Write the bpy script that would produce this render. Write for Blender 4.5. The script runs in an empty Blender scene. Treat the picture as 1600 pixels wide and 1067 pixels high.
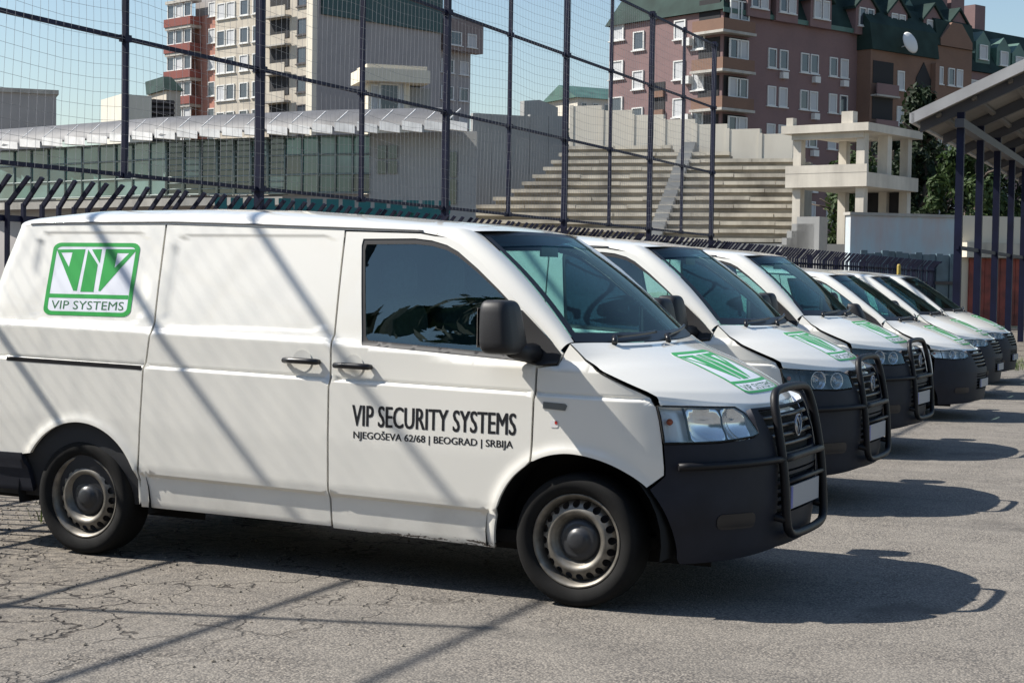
import bpy, bmesh, math, random
import numpy as np
from mathutils import Vector, Matrix
from mathutils.geometry import delaunay_2d_cdt

random.seed(7)
R = math.radians
SC = bpy.context.scene
COL = SC.collection

# ------------------------------------------------------------------ camera
CAM_P = np.array([3.152, -8.256, 1.591])
YAW, PITCH, ROLL, FPX = 0.446, -0.039, 0.015, 2600.0
_cy, _sy, _cp, _sp = math.cos(YAW), math.sin(YAW), math.cos(PITCH), math.sin(PITCH)
CF = np.array([-_sy * _cp, _cy * _cp, _sp])
_r0 = np.array([_cy, _sy, 0.0]); _u0 = np.cross(_r0, CF)
CR = math.cos(ROLL) * _r0 + math.sin(ROLL) * _u0
CU = -math.sin(ROLL) * _r0 + math.cos(ROLL) * _u0
cam_d = bpy.data.cameras.new("camera"); cam = bpy.data.objects.new("camera", cam_d); COL.objects.link(cam)
cam.matrix_world = Matrix(((CR[0], CU[0], -CF[0], CAM_P[0]), (CR[1], CU[1], -CF[1], CAM_P[1]), (CR[2], CU[2], -CF[2], CAM_P[2]), (0, 0, 0, 1)))
cam_d.sensor_width = 36.0; cam_d.lens = FPX / 1600 * 36; cam_d.clip_end = 3000; cam_d.clip_start = 0.1
SC.camera = cam

# ------------------------------------------------------------------ sky, sun, exposure
SUN_AZ, SUN_EL = R(17.5), R(45.5)           # the light travels towards +X, a little towards +Y
LIGHT = Vector((math.cos(SUN_AZ) * math.cos(SUN_EL), math.sin(SUN_AZ) * math.cos(SUN_EL), -math.sin(SUN_EL)))
world = bpy.data.worlds.new("World"); SC.world = world; world.use_nodes = True
wn = world.node_tree.nodes; wl = world.node_tree.links
sky = wn.new("ShaderNodeTexSky"); sky.sky_type = 'NISHITA'; sky.sun_disc = False
sky.sun_elevation = SUN_EL
sky.sun_rotation = math.atan2(-LIGHT.x, -LIGHT.y)
sky.altitude = 100; sky.air_density = 1.22; sky.dust_density = 0.6; sky.ozone_density = 2.4
bg = wn["Background"]; bg.inputs[1].default_value = 0.084
wl.new(sky.outputs[0], bg.inputs[0])
sun_d = bpy.data.lights.new("sun", 'SUN'); sun_d.energy = 5.0; sun_d.angle = R(0.53); sun_d.color = (1.0, 0.95, 0.87)
sun = bpy.data.objects.new("sun", sun_d); COL.objects.link(sun)
sun.rotation_euler = LIGHT.to_track_quat('-Z', 'Y').to_euler(); sun.location = (-40, -12, 60)
SC.view_settings.view_transform = 'Standard'; SC.view_settings.look = 'None'
SC.view_settings.exposure = 0.68; SC.view_settings.gamma = 1.0
SC.cycles.max_bounces = 8; SC.cycles.transparent_max_bounces = 16
try: SC.cycles.use_denoising = True
except Exception: pass

# ------------------------------------------------------------------ materials
MATS = {}
def mat(name, col, rough=0.6, metal=0.0, coat=0.0, spec=0.5, noise=None, bump=None, emit=None):
    """Principled material; noise=(scale, amount, detail) varies the colour, bump=(scale, strength)."""
    if name in MATS: return MATS[name]
    m = bpy.data.materials.new(name); m.use_nodes = True; MATS[name] = m
    nt = m.node_tree; b = nt.nodes["Principled BSDF"]
    b.inputs["Base Color"].default_value = (*col, 1); b.inputs["Roughness"].default_value = rough
    b.inputs["Metallic"].default_value = metal; b.inputs["Coat Weight"].default_value = coat
    b.inputs["Coat Roughness"].default_value = 0.06; b.inputs["Specular IOR Level"].default_value = spec
    tc = nt.nodes.new("ShaderNodeTexCoord")
    if noise:
        sc, am, de = noise
        n = nt.nodes.new("ShaderNodeTexNoise"); n.inputs["Scale"].default_value = sc; n.inputs["Detail"].default_value = de
        nt.links.new(tc.outputs["Object"], n.inputs["Vector"])
        r = nt.nodes.new("ShaderNodeMapRange"); r.inputs["From Min"].default_value = .3; r.inputs["From Max"].default_value = .7
        r.inputs["To Min"].default_value = 1 - am; r.inputs["To Max"].default_value = 1 + am * .6
        nt.links.new(n.outputs["Fac"], r.inputs["Value"])
        mx = nt.nodes.new("ShaderNodeVectorMath"); mx.operation = 'SCALE'; mx.inputs[0].default_value = col
        nt.links.new(r.outputs[0], mx.inputs["Scale"]); nt.links.new(mx.outputs[0], b.inputs["Base Color"])
    if bump:
        n2 = nt.nodes.new("ShaderNodeTexNoise"); n2.inputs["Scale"].default_value = bump[0]; n2.inputs["Detail"].default_value = 4
        nt.links.new(tc.outputs["Object"], n2.inputs["Vector"])
        bp = nt.nodes.new("ShaderNodeBump"); bp.inputs["Strength"].default_value = bump[1]; bp.inputs["Distance"].default_value = .02
        nt.links.new(n2.outputs["Fac"], bp.inputs["Height"]); nt.links.new(bp.outputs[0], b.inputs["Normal"])
    if emit:
        b.inputs["Emission Color"].default_value = (*emit[0], 1); b.inputs["Emission Strength"].default_value = emit[1]
    return m

def glass_mat(name, tint, base=0.05, rough=0.0, pw=2.6):
    """thin tinted pane: tinted see-through plus a mirror by Fresnel"""
    if name in MATS: return MATS[name]
    m = bpy.data.materials.new(name); m.use_nodes = True; MATS[name] = m
    nt = m.node_tree; nt.nodes.remove(nt.nodes["Principled BSDF"]); out = nt.nodes["Material Output"]
    t = nt.nodes.new("ShaderNodeBsdfTransparent"); t.inputs[0].default_value = (*tint, 1)
    g = nt.nodes.new("ShaderNodeBsdfGlossy"); g.inputs["Roughness"].default_value = rough; g.inputs["Color"].default_value = (.86, 1, .97, 1)
    lw = nt.nodes.new("ShaderNodeLayerWeight"); lw.inputs[0].default_value = .35
    mr = nt.nodes.new("ShaderNodeMapRange"); mr.inputs["To Min"].default_value = base; mr.inputs["To Max"].default_value = 1.0
    pn = nt.nodes.new("ShaderNodeMath"); pn.operation = 'POWER'; pn.inputs[1].default_value = pw
    nt.links.new(lw.outputs["Facing"], pn.inputs[0]); nt.links.new(pn.outputs[0], mr.inputs["Value"])
    mx = nt.nodes.new("ShaderNodeMixShader")
    nt.links.new(mr.outputs[0], mx.inputs[0]); nt.links.new(t.outputs[0], mx.inputs[1]); nt.links.new(g.outputs[0], mx.inputs[2])
    nt.links.new(mx.outputs[0], out.inputs[0])
    return m

def paint_mat():
    """white van paint: clear coat, faint dust, splashed dirt and chips along the sills"""
    m = mat("van_paint", (.80, .78, .715), rough=.32, coat=1.0)
    nt = m.node_tree; b = nt.nodes["Principled BSDF"]; tc = nt.nodes["Texture Coordinate"] if "Texture Coordinate" in nt.nodes else nt.nodes.new("ShaderNodeTexCoord")
    n = nt.nodes.new("ShaderNodeTexNoise"); n.inputs["Scale"].default_value = 2.2; n.inputs["Detail"].default_value = 8; n.inputs["Roughness"].default_value = .65
    n2 = nt.nodes.new("ShaderNodeTexNoise"); n2.inputs["Scale"].default_value = 38; n2.inputs["Detail"].default_value = 6; n2.inputs["Roughness"].default_value = .7
    mp = nt.nodes.new("ShaderNodeMapping"); mp.inputs["Scale"].default_value = (.5, 1, 1.6)
    nt.links.new(tc.outputs["Object"], mp.inputs[0]); nt.links.new(tc.outputs["Object"], n.inputs["Vector"]); nt.links.new(mp.outputs[0], n2.inputs["Vector"])
    sx = nt.nodes.new("ShaderNodeSeparateXYZ"); nt.links.new(tc.outputs["Object"], sx.inputs[0])
    # splash dirt: noise against height above the road
    hr = nt.nodes.new("ShaderNodeMapRange"); hr.inputs["From Min"].default_value = .24; hr.inputs["From Max"].default_value = .62; hr.inputs["To Min"].default_value = .17; hr.inputs["To Max"].default_value = -.2; hr.clamp = True
    nt.links.new(sx.outputs["Z"], hr.inputs["Value"])
    ad = nt.nodes.new("ShaderNodeMath"); ad.operation = 'ADD'; nt.links.new(n.outputs["Fac"], ad.inputs[0]); nt.links.new(hr.outputs[0], ad.inputs[1])
    d1 = nt.nodes.new("ShaderNodeMapRange"); d1.inputs["From Min"].default_value = .5; d1.inputs["From Max"].default_value = .85; d1.inputs["To Max"].default_value = .55
    nt.links.new(ad.outputs[0], d1.inputs["Value"])
    # chips right on the sill edge
    hr2 = nt.nodes.new("ShaderNodeMapRange"); hr2.inputs["From Min"].default_value = .27; hr2.inputs["From Max"].default_value = .33; hr2.inputs["To Min"].default_value = .13; hr2.inputs["To Max"].default_value = -.4
    nt.links.new(sx.outputs["Z"], hr2.inputs["Value"])
    ad2 = nt.nodes.new("ShaderNodeMath"); ad2.operation = 'ADD'; nt.links.new(n2.outputs["Fac"], ad2.inputs[0]); nt.links.new(hr2.outputs[0], ad2.inputs[1])
    d2 = nt.nodes.new("ShaderNodeMapRange"); d2.inputs["From Min"].default_value = .62; d2.inputs["From Max"].default_value = .66
    nt.links.new(ad2.outputs[0], d2.inputs["Value"])
    m1 = nt.nodes.new("ShaderNodeMixRGB"); m1.inputs[1].default_value = (.80, .78, .715, 1); m1.inputs[2].default_value = (.42, .39, .34, 1)
    nt.links.new(d1.outputs[0], m1.inputs[0])
    m2 = nt.nodes.new("ShaderNodeMixRGB"); m2.inputs[2].default_value = (.07, .055, .045, 1)
    nt.links.new(d2.outputs[0], m2.inputs[0]); nt.links.new(m1.outputs[0], m2.inputs[1]); nt.links.new(m2.outputs[0], b.inputs["Base Color"])
    rr = nt.nodes.new("ShaderNodeMapRange"); rr.inputs["To Min"].default_value = .3; rr.inputs["To Max"].default_value = .5
    nt.links.new(n2.outputs["Fac"], rr.inputs["Value"]); nt.links.new(rr.outputs[0], b.inputs["Roughness"])
    return m

def asphalt_mat():
    m = mat("old_asphalt", (.2, .19, .175), rough=.9, spec=.25)
    nt = m.node_tree; L = nt.links; N = nt.nodes; b = N["Principled BSDF"]
    tc = N.new("ShaderNodeTexCoord")
    def noise(sc, de=4, ro=.6, dist=0):
        n = N.new("ShaderNodeTexNoise"); n.inputs["Scale"].default_value = sc; n.inputs["Detail"].default_value = de; n.inputs["Roughness"].default_value = ro; n.inputs["Distortion"].default_value = dist
        L.new(tc.outputs["Object"], n.inputs["Vector"]); return n
    def rng(src, a, b_, c, d):
        r = N.new("ShaderNodeMapRange"); r.inputs[1].default_value = a; r.inputs[2].default_value = b_; r.inputs[3].default_value = c; r.inputs[4].default_value = d
        L.new(src, r.inputs[0]); return r.outputs[0]
    def mth(op, a, b_):
        n = N.new("ShaderNodeMath"); n.operation = op
        for i, v in enumerate((a, b_)):
            if isinstance(v, (int, float)): n.inputs[i].default_value = v
            else: L.new(v, n.inputs[i])
        return n.outputs[0]
    def mix(fac, a, b_):
        n = N.new("ShaderNodeMixRGB")
        if isinstance(fac, float): n.inputs[0].default_value = fac
        else: L.new(fac, n.inputs[0])
        for i, v in ((1, a), (2, b_)):
            if isinstance(v, tuple): n.inputs[i].default_value = (*v, 1)
            else: L.new(v, n.inputs[i])
        return n.outputs[0]
    big = noise(.35, 5, .6); mid = noise(2.3, 5, .6); fine = noise(95, 3, .7)
    vor = N.new("ShaderNodeTexVoronoi"); vor.inputs["Scale"].default_value = 95; L.new(tc.outputs["Object"], vor.inputs["Vector"])
    stone = mix(rng(vor.outputs["Color"], .1, .9, 0., 1.), (.125, .112, .097), (.345, .31, .265))
    stone = mix(rng(vor.outputs["Distance"], .35, .75, 0, 1), stone, (.075, .07, .066))
    sp = N.new("ShaderNodeSeparateXYZ"); L.new(tc.outputs["Object"], sp.inputs[0])
    # broken, dirtier strip by the fence
    reg = mth('ADD', mth('MULTIPLY', sp.outputs["X"], -.45), mth('MULTIPLY', big.outputs["Fac"], 1.6))
    broken = rng(reg, 1.35, 2.1, 0., 1.)
    base = mix(rng(mid.outputs["Fac"], .35, .7, 0., .45), stone, (.26, .238, .207))
    base = mix(rng(big.outputs["Fac"], .45, .75, 0., .3), base, (.115, .107, .1))
    bro = mix(rng(noise(14, 5, .7).outputs["Fac"], .4, .62, 0., 1.), (.065, .056, .048), (.26, .225, .18))
    base = mix(mth('MULTIPLY', broken, .6), base, bro)
    # cracks
    wob = noise(3.0, 3, .6); mv = N.new("ShaderNodeVectorMath"); mv.operation = 'MULTIPLY_ADD'
    L.new(wob.outputs["Color"], mv.inputs[0]); mv.inputs[1].default_value = (.5, .5, .5); L.new(tc.outputs["Object"], mv.inputs[2])
    crk = N.new("ShaderNodeTexVoronoi"); crk.feature = 'DISTANCE_TO_EDGE'; crk.inputs["Scale"].default_value = 2.6; L.new(mv.outputs[0], crk.inputs["Vector"])
    ck = mth('MULTIPLY', rng(crk.outputs["Distance"], .008, .03, 1., 0.), rng(reg, .8, 1.7, 0., 1.))
    ck = mth('MULTIPLY', ck, rng(noise(1.3, 2).outputs["Fac"], .4, .52, 0., 1.))
    base = mix(ck, base, (.035, .03, .027))
    # oil drips and patches
    oil = rng(noise(1.05, 4, .55, .3).outputs["Fac"], .60, .70, 0., .55)
    base = mix(oil, base, (.07, .064, .058))
    # worn wheel paths and drag marks along the direction of driving
    mpt = N.new("ShaderNodeMapping"); mpt.inputs["Scale"].default_value = (.22, 2.4, 1); mpt.inputs["Rotation"].default_value = (0, 0, .12); L.new(tc.outputs["Object"], mpt.inputs[0])
    nt_ = N.new("ShaderNodeTexNoise"); nt_.inputs["Scale"].default_value = 1.0; nt_.inputs["Detail"].default_value = 6; nt_.inputs["Roughness"].default_value = .62; L.new(mpt.outputs[0], nt_.inputs["Vector"])
    base = mix(rng(nt_.outputs["Fac"], .52, .72, 0., .38), base, (.085, .08, .074))
    L.new(base, b.inputs["Base Color"])
    h = mth('ADD', mth('MULTIPLY', vor.outputs["Distance"], -.5), mth('MULTIPLY', fine.outputs["Fac"], .5))
    h = mth('ADD', h, mth('MULTIPLY', ck, -2.5)); h = mth('ADD', h, mth('MULTIPLY', mid.outputs["Fac"], .8))
    bp = N.new("ShaderNodeBump"); bp.inputs["Strength"].default_value = .55; bp.inputs["Distance"].default_value = .012
    L.new(h, bp.inputs["Height"]); L.new(bp.outputs[0], b.inputs["Normal"])
    return m

def brick_wall_mat(name, c1, c2, cm, scale=1.0):
    if name in MATS: return MATS[name]
    m = mat(name, c1, rough=.85, spec=.2); nt = m.node_tree; b = nt.nodes["Principled BSDF"]
    tc = nt.nodes.new("ShaderNodeTexCoord")
    n = nt.nodes.new("ShaderNodeTexNoise"); n.inputs["Scale"].default_value = .35; n.inputs["Detail"].default_value = 6
    nt.links.new(tc.outputs["Object"], n.inputs["Vector"])
    n2 = nt.nodes.new("ShaderNodeTexNoise"); n2.inputs["Scale"].default_value = 5 * scale; n2.inputs["Detail"].default_value = 3
    mp = nt.nodes.new("ShaderNodeMapping"); mp.inputs["Scale"].default_value = (.5, .5, 2.2)
    nt.links.new(tc.outputs["Object"], mp.inputs[0]); nt.links.new(mp.outputs[0], n2.inputs["Vector"])
    a = nt.nodes.new("ShaderNodeMixRGB"); a.inputs[1].default_value = (*c1, 1); a.inputs[2].default_value = (*c2, 1); nt.links.new(n2.outputs["Fac"], a.inputs[0])
    r = nt.nodes.new("ShaderNodeMapRange"); r.inputs[1].default_value = .45; r.inputs[2].default_value = .8; r.inputs[4].default_value = .5
    nt.links.new(n.outputs["Fac"], r.inputs[0])
    a2 = nt.nodes.new("ShaderNodeMixRGB"); a2.inputs[2].default_value = (*cm, 1); nt.links.new(r.outputs[0], a2.inputs[0]); nt.links.new(a.outputs[0], a2.inputs[1])
    nt.links.new(a2.outputs[0], b.inputs["Base Color"])
    return m

def concrete_mat(name, col, stain, amount=.55):
    """weathered concrete or render: blotches and streaks that run down"""
    if name in MATS: return MATS[name]
    m = mat(name, col, rough=.88, spec=.2); nt = m.node_tree; b = nt.nodes["Principled BSDF"]; L = nt.links
    tc = nt.nodes.new("ShaderNodeTexCoord")
    mp = nt.nodes.new("ShaderNodeMapping"); mp.inputs["Scale"].default_value = (1.3, 1.3, .25); L.new(tc.outputs["Object"], mp.inputs[0])
    n = nt.nodes.new("ShaderNodeTexNoise"); n.inputs["Scale"].default_value = 1.1; n.inputs["Detail"].default_value = 8; n.inputs["Roughness"].default_value = .65; L.new(mp.outputs[0], n.inputs["Vector"])
    n2 = nt.nodes.new("ShaderNodeTexNoise"); n2.inputs["Scale"].default_value = .6; n2.inputs["Detail"].default_value = 6; L.new(tc.outputs["Object"], n2.inputs["Vector"])
    ad = nt.nodes.new("ShaderNodeMath"); ad.operation = 'ADD'; L.new(n.outputs["Fac"], ad.inputs[0]); L.new(n2.outputs["Fac"], ad.inputs[1])
    r = nt.nodes.new("ShaderNodeMapRange"); r.inputs[1].default_value = .85; r.inputs[2].default_value = 1.35; r.inputs[4].default_value = amount; L.new(ad.outputs[0], r.inputs[0])
    a = nt.nodes.new("ShaderNodeMixRGB"); a.inputs[1].default_value = (*col, 1); a.inputs[2].default_value = (*stain, 1); L.new(r.outputs[0], a.inputs[0])
    L.new(a.outputs[0], b.inputs["Base Color"])
    return m

PAINT = paint_mat()
ASPH = asphalt_mat()
M_PLASTIC = mat("bumper_plastic", (.014, .016, .025), rough=.6, spec=.3, noise=(6, .25, 5))
M_BLACK = mat("black_trim", (.012, .012, .014), rough=.35)
M_RUBBER = mat("tyre_rubber", (.009, .009, .009), rough=.85, spec=.25, noise=(9, .4, 4))
M_RIM = mat("steel_rim", (.21, .195, .17), rough=.48, metal=.6, noise=(14, .45, 5))
M_RIMD = mat("rim_inner", (.09, .09, .1), rough=.5, metal=.6)
M_CAP = mat("hub_cap", (.03, .032, .036), rough=.4)
M_CHROME = mat("chrome", (.8, .8, .82), rough=.12, metal=1.0)
M_RED = mat("red_lens", (.45, .02, .02), rough=.15, coat=1)
M_ORANGE = mat("orange_bulb", (.42, .10, .04), rough=.3)
M_GREEN = mat("logo_green", (.035, .34, .065), rough=.35)
M_DGREEN = mat("logo_dark_green", (.03, .14, .045), rough=.4)
M_LOGOBG = mat("logo_white", (.74, .76, .82), rough=.35)
M_TEXT = mat("black_vinyl", (.012, .013, .016), rough=.4)
M_BAR = mat("bull_bar_black", (.008, .008, .01), rough=.5, spec=.3)
M_INT = mat("interior_dark", (.03, .032, .036), rough=.85)
M_SEAT = mat("seat_cloth", (.035, .038, .045), rough=.95, noise=(30, .3, 3))
M_DARK = mat("underbody", (.008, .008, .008), rough=.95)
M_PLATE = mat("number_plate", (.28, .305, .34), rough=.4)
M_BLUE = mat("plate_blue", (.03, .07, .35), rough=.4)
M_GLASS = glass_mat("window_glass", (.56, .78, .74), .14)
M_WSG = glass_mat("windscreen_glass", (.42, .68, .68), .035, pw=4.2)
M_BAND = glass_mat("sunshade_band", (.18, .34, .46), .04, pw=4.2)
M_MIRR = mat("mirror_plastic", (.008, .008, .01), rough=.55)
M_LENS = glass_mat("lamp_lens", (.93, .95, .97), .07)
M_NAVY = mat("navy_fence_paint", (.006, .008, .03), rough=.6, spec=.25, noise=(3, .3, 4))
M_NET = mat("net_cord", (.24, .25, .27), rough=.8)

# ------------------------------------------------------------------ mesh helpers
def link(o, parent=None):
    COL.objects.link(o)
    if parent is not None: o.parent = parent
    return o
def tag(o, label=None, cat=None, group=None, kind=None):
    for k, v in (("label", label), ("category", cat), ("group", group), ("kind", kind)):
        if v: o[k] = v
    return o
def empty(name, loc=(0, 0, 0), rz=0.0):
    o = bpy.data.objects.new(name, None); COL.objects.link(o); o.location = loc; o.rotation_euler.z = rz; o.empty_display_size = .3
    return o
def copy_tree(o, parent=None):
    c = o.copy(); COL.objects.link(c); c.parent = parent
    for ch in o.children: copy_tree(ch, c)
    return c

class MB:
    def __init__(s, M=None): s.v = []; s.f = []; s.sm = []; s.M = M
    def add(s, vs, fs, smooth=False):
        n = len(s.v)
        for p in vs:
            p = Vector(p); s.v.append(s.M @ p if s.M else p)
        for f in fs: s.f.append([i + n for i in f]); s.sm.append(smooth)
        return s
    def box(s, x0, x1, y0, y1, z0, z1):
        vs = [(x, y, z) for z in (z0, z1) for y in (y0, y1) for x in (x0, x1)]
        return s.add(vs, [(0, 2, 3, 1), (4, 5, 7, 6), (0, 1, 5, 4), (2, 6, 7, 3), (0, 4, 6, 2), (1, 3, 7, 5)])
    def prism(s, pts, d, close=True):
        """pts: 3-D polygon, extruded by the vector d"""
        n = len(pts); d = Vector(d)
        vs = [Vector(p) for p in pts] + [Vector(p) + d for p in pts]
        fs = [list(range(n))[::-1], list(range(n, 2 * n))] + [(i, (i + 1) % n, n + (i + 1) % n, n + i) for i in range(n)]
        return s.add(vs, fs)
    def tube(s, pts, r, n=8, caps=True, closed=False):
        pts = [Vector(p) for p in pts]; m = len(pts); rs = r if isinstance(r, (list, tuple)) else [r] * m
        vs = []; prev = None
        for i, p in enumerate(pts):
            if closed: t = pts[(i + 1) % m] - pts[i - 1]
            else: t = pts[min(i + 1, m - 1)] - pts[max(i - 1, 0)]
            t.normalize()
            if prev is None:
                a = Vector((0, 0, 1)) if abs(t.z) < .9 else Vector((1, 0, 0)); nrm = t.cross(a).normalized()
            else:
                nrm = (prev - t * prev.dot(t)).normalized()
            prev = nrm; bn = t.cross(nrm)
            for k in range(n):
                a = 2 * math.pi * k / n; vs.append(p + (nrm * math.cos(a) + bn * math.sin(a)) * rs[i])
        fs = []
        for i in range(m if closed else m - 1):
            j = (i + 1) % m
            for k in range(n): fs.append((i * n + k, i * n + (k + 1) % n, j * n + (k + 1) % n, j * n + k))
        s.add(vs, fs, True)
        if caps and not closed:
            b = len(s.v) - m * n
            s.f.append([b + k for k in range(n)][::-1]); s.sm.append(False)
            s.f.append([b + (m - 1) * n + k for k in range(n)]); s.sm.append(False)
        return s
    def lathe(s, prof, n=32, axis='y', c=(0, 0, 0), smooth=True, close=False):
        """prof: (radius, along-axis)"""
        vs = []; c = Vector(c)
        for r, h in prof:
            for k in range(n):
                a = 2 * math.pi * k / n; u, w = r * math.cos(a), r * math.sin(a)
                vs.append(c + Vector({'y': (u, h, w), 'z': (u, w, h), 'x': (h, u, w)}[axis]))
        fs = []; m = len(prof)
        for i in range(m if close else m - 1):
            j = (i + 1) % m
            for k in range(n): fs.append((i * n + k, i * n + (k + 1) % n, j * n + (k + 1) % n, j * n + k))
        return s.add(vs, fs, smooth)
    def grid(s, P, smooth=True):
        """P: 2-D list of points"""
        a, b = len(P), len(P[0]); vs = [p for row in P for p in row]
        return s.add(vs, [(i * b + j, i * b + j + 1, (i + 1) * b + j + 1, (i + 1) * b + j) for i in range(a - 1) for j in range(b - 1)], smooth)
    def mesh(s, name, m):
        me = bpy.data.meshes.new(name); me.from_pydata([tuple(v) for v in s.v], [], s.f)
        me.polygons.foreach_set("use_smooth", s.sm); me.materials.append(m); me.update(); return me
    def build(s, name, m, parent=None):
        return link(bpy.data.objects.new(name, s.mesh(name, m)), parent)
    def fixn(s): return s

def recalc(o):
    bm = bmesh.new(); bm.from_mesh(o.data); bmesh.ops.recalc_face_normals(bm, faces=bm.faces); bm.to_mesh(o.data); bm.free(); return o

def ray(px, py): return CF + (px - 800) / FPX * CR - (py - 533.5) / FPX * CU
def at(px, py, D): return CAM_P + D * ray(px, py)
FH = np.array([-_sy, _cy]); RH = np.array([_cy, _sy])
def heading(deg):
    """world angle (rad) of a horizontal direction deg to the right of the view"""
    d = math.cos(R(deg)) * FH + math.sin(R(deg)) * RH
    return math.atan2(d[1], d[0])

# ------------------------------------------------------------------ van body surface
ph = np.linspace(0, math.pi / 2, 600)
def superell(n, a, b):
    x = a * np.sin(ph) ** (2 / n); y = b * np.cos(ph) ** (2 / n)
    arc = np.concatenate([[0], np.cumsum(np.hypot(np.diff(x), np.diff(y)))]); return arc, x, y
NF, NR_ = 2.5, 5.0
ARC_F, XF_, YF_ = superell(NF, .8, .95); SMAX = float(ARC_F[-1])
X0R = -3.5; ARC_R, XR_, YR_ = superell(NR_, .43, .95); SMIN = X0R - float(ARC_R[-1])
NOSE = np.array([(.2, .80), (.3, .83), (.5, .852), (.7, .85), (.82, .825), (.93, .785), (1.0, .745), (1.1, .68), (1.3, .6)])
REAR = np.array([(.2, -3.93), (.5, -3.96), (1.0, -3.93), (1.3, -3.86), (1.6, -3.77), (1.85, -3.66)])
WZ = np.array([(.15, .84), (.20, .86), (.25, .893), (.30, .911), (.42, .924), (.446, .927), (.462, .948), (.50, .953), (.75, .958), (.95, .955), (1.038, .954), (1.044, .951), (1.049, .934), (1.054, .929), (1.062, .934), (1.15, .932), (1.226, .930), (1.240, .924), (1.256, .897), (1.275, .892)] + [(z, .887 - .19 * (z - 1.3) - .055 * (z - 1.3) ** 2) for z in np.arange(1.3, 1.88, .02)])
WS = np.array([(.15, .84), (.25, .895), (.42, .935), (.6, .953), (.8, .955), (1.0, .945), (1.15, .925), (1.3, .887), (1.5, .848), (1.86, .755)])
def smooth_curve(pts, k=6):
    """Catmull-Rom through the points"""
    p = [np.array(q, float) for q in pts]; p = [2 * p[0] - p[1]] + p + [2 * p[-1] - p[-2]]; out = []
    for i in range(1, len(p) - 2):
        for j in range(k):
            t = j / k; out.append(tuple(.5 * (2 * p[i] + (p[i + 1] - p[i - 1]) * t + (2 * p[i - 1] - 5 * p[i] + 4 * p[i + 1] - p[i + 2]) * t * t + (3 * p[i] - p[i - 1] - 3 * p[i + 1] + p[i + 2]) * t ** 3)))
    return out + [tuple(p[-2])]
ARCH_F = smooth_curve([(-.437, .25), (-.430, .37), (-.390, .51), (-.312, .625), (-.188, .712), (-.05, .746), (.09, .734), (.22, .688), (.338, .606), (.412, .49), (.452, .36), (.468, .24)], 6)
AF_D = min(range(len(ARCH_F)), key=lambda i: abs(ARCH_F[i][0] + .232)); AF_B = min(range(len(ARCH_F)), key=lambda i: abs(ARCH_F[i][0] - .345))
ARCH_R = [(-3.0 + .408 * math.cos(R(a)), .338 + .408 * math.sin(R(a))) for a in range(-4, 152, 4)]
def sstep(a, b, x):
    t = np.clip((x - a) / (b - a), 0, 1); return t * t * (3 - 2 * t)
def rrect(x, z, x0, x1, z0, z1, r):
    dx = np.maximum(np.maximum(x0 + r - x, x - x1 + r), 0); dz = np.maximum(np.maximum(z0 + r - z, z - z1 + r), 0)
    d = np.hypot(dx, dz) - r
    ins = np.minimum(np.minimum(x - x0, x1 - x), np.minimum(z - z0, z1 - z))
    return np.where((dx > 0) | (dz > 0), -d, ins)          # positive inside
def halfw(x, z):
    ze = z + .02 * (x + 1.4) * (1 - sstep(1.35, 1.7, z))
    ze = ze + .045 * np.clip(x + 1.35, 0, 1.25) * sstep(1.08, 1.15, z) * (1 - sstep(1.28, 1.5, z))
    w = np.interp(ze, WZ[:, 0], WZ[:, 1]); ws = np.interp(ze, WS[:, 0], WS[:, 1])
    k = sstep(.22, .5, x); w = w * (1 - k) + ws * k
    xa, za = np.atleast_1d(x), np.atleast_1d(z); xa, za = np.broadcast_arrays(xa, za); d2 = np.full(xa.shape, 9.0)
    for L_ in (ARCH_F[::3] + ARCH_F[-1:], ARCH_R[::3] + ARCH_R[-1:]):
        for q, r_ in zip(L_[:-1], L_[1:]):
            ex, ez = r_[0] - q[0], r_[1] - q[1]; t = np.clip(((xa - q[0]) * ex + (za - q[1]) * ez) / (ex * ex + ez * ez + 1e-12), 0, 1)
            d2 = np.minimum(d2, (xa - q[0] - t * ex) ** 2 + (za - q[1] - t * ez) ** 2)
    fl = sstep(.19, .25, za) * np.where(xa < -1.5, 1 - sstep(-2.615, -2.57, xa), 1.0)
    w = w + (.012 * np.exp(-d2 / .036 ** 2) * fl).reshape(np.shape(w))
    for a in ((-3.42, -2.63, 1.30, 1.805), (-2.49, -1.44, 1.29, 1.79)):
        dd = rrect(x + .1 * (z - 1.5) if a[0] < -3 else x, z, *a, .09)
        w = w - .0055 * sstep(-.006, .014, dd)
    return w
def P(s, z):
    """right-hand side of the body: s runs along the side (= x), round the nose and on to the other side"""
    s = np.asarray(s, float); z = np.asarray(z, float)
    mir = s > SMAX; s = np.where(mir, 2 * SMAX - s, s)
    mirr = s < SMIN; s = np.where(mirr, 2 * SMIN - s, s)
    phf = np.interp(np.clip(s, 0, SMAX), ARC_F, ph)
    phr = np.interp(np.clip(X0R - s, 0, None), ARC_R, ph)
    xn = np.interp(z, NOSE[:, 0], NOSE[:, 1]); xr = np.interp(z, REAR[:, 0], REAR[:, 1])
    x = np.where(s > 0, xn * np.sin(phf) ** (2 / NF), np.where(s < X0R, X0R + (xr - X0R) * np.sin(phr) ** (2 / NR_), s))
    w = halfw(np.clip(x, X0R, .4), z)
    y = w * np.where(s > 0, np.cos(phf) ** (2 / NF), np.where(s < X0R, np.cos(phr) ** (2 / NR_), 1.0))
    y = np.where(mir | mirr, y, -y)
    return np.stack([x, y, z + 0 * x], -1)
def sx(x): return float(np.interp(x, XF_, ARC_F)) if x > 0 else x
def sy(y): return float(np.interp(-abs(y), -YF_, ARC_F)) if y < 0 else 2 * SMAX - float(np.interp(-abs(y), -YF_, ARC_F))
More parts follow.
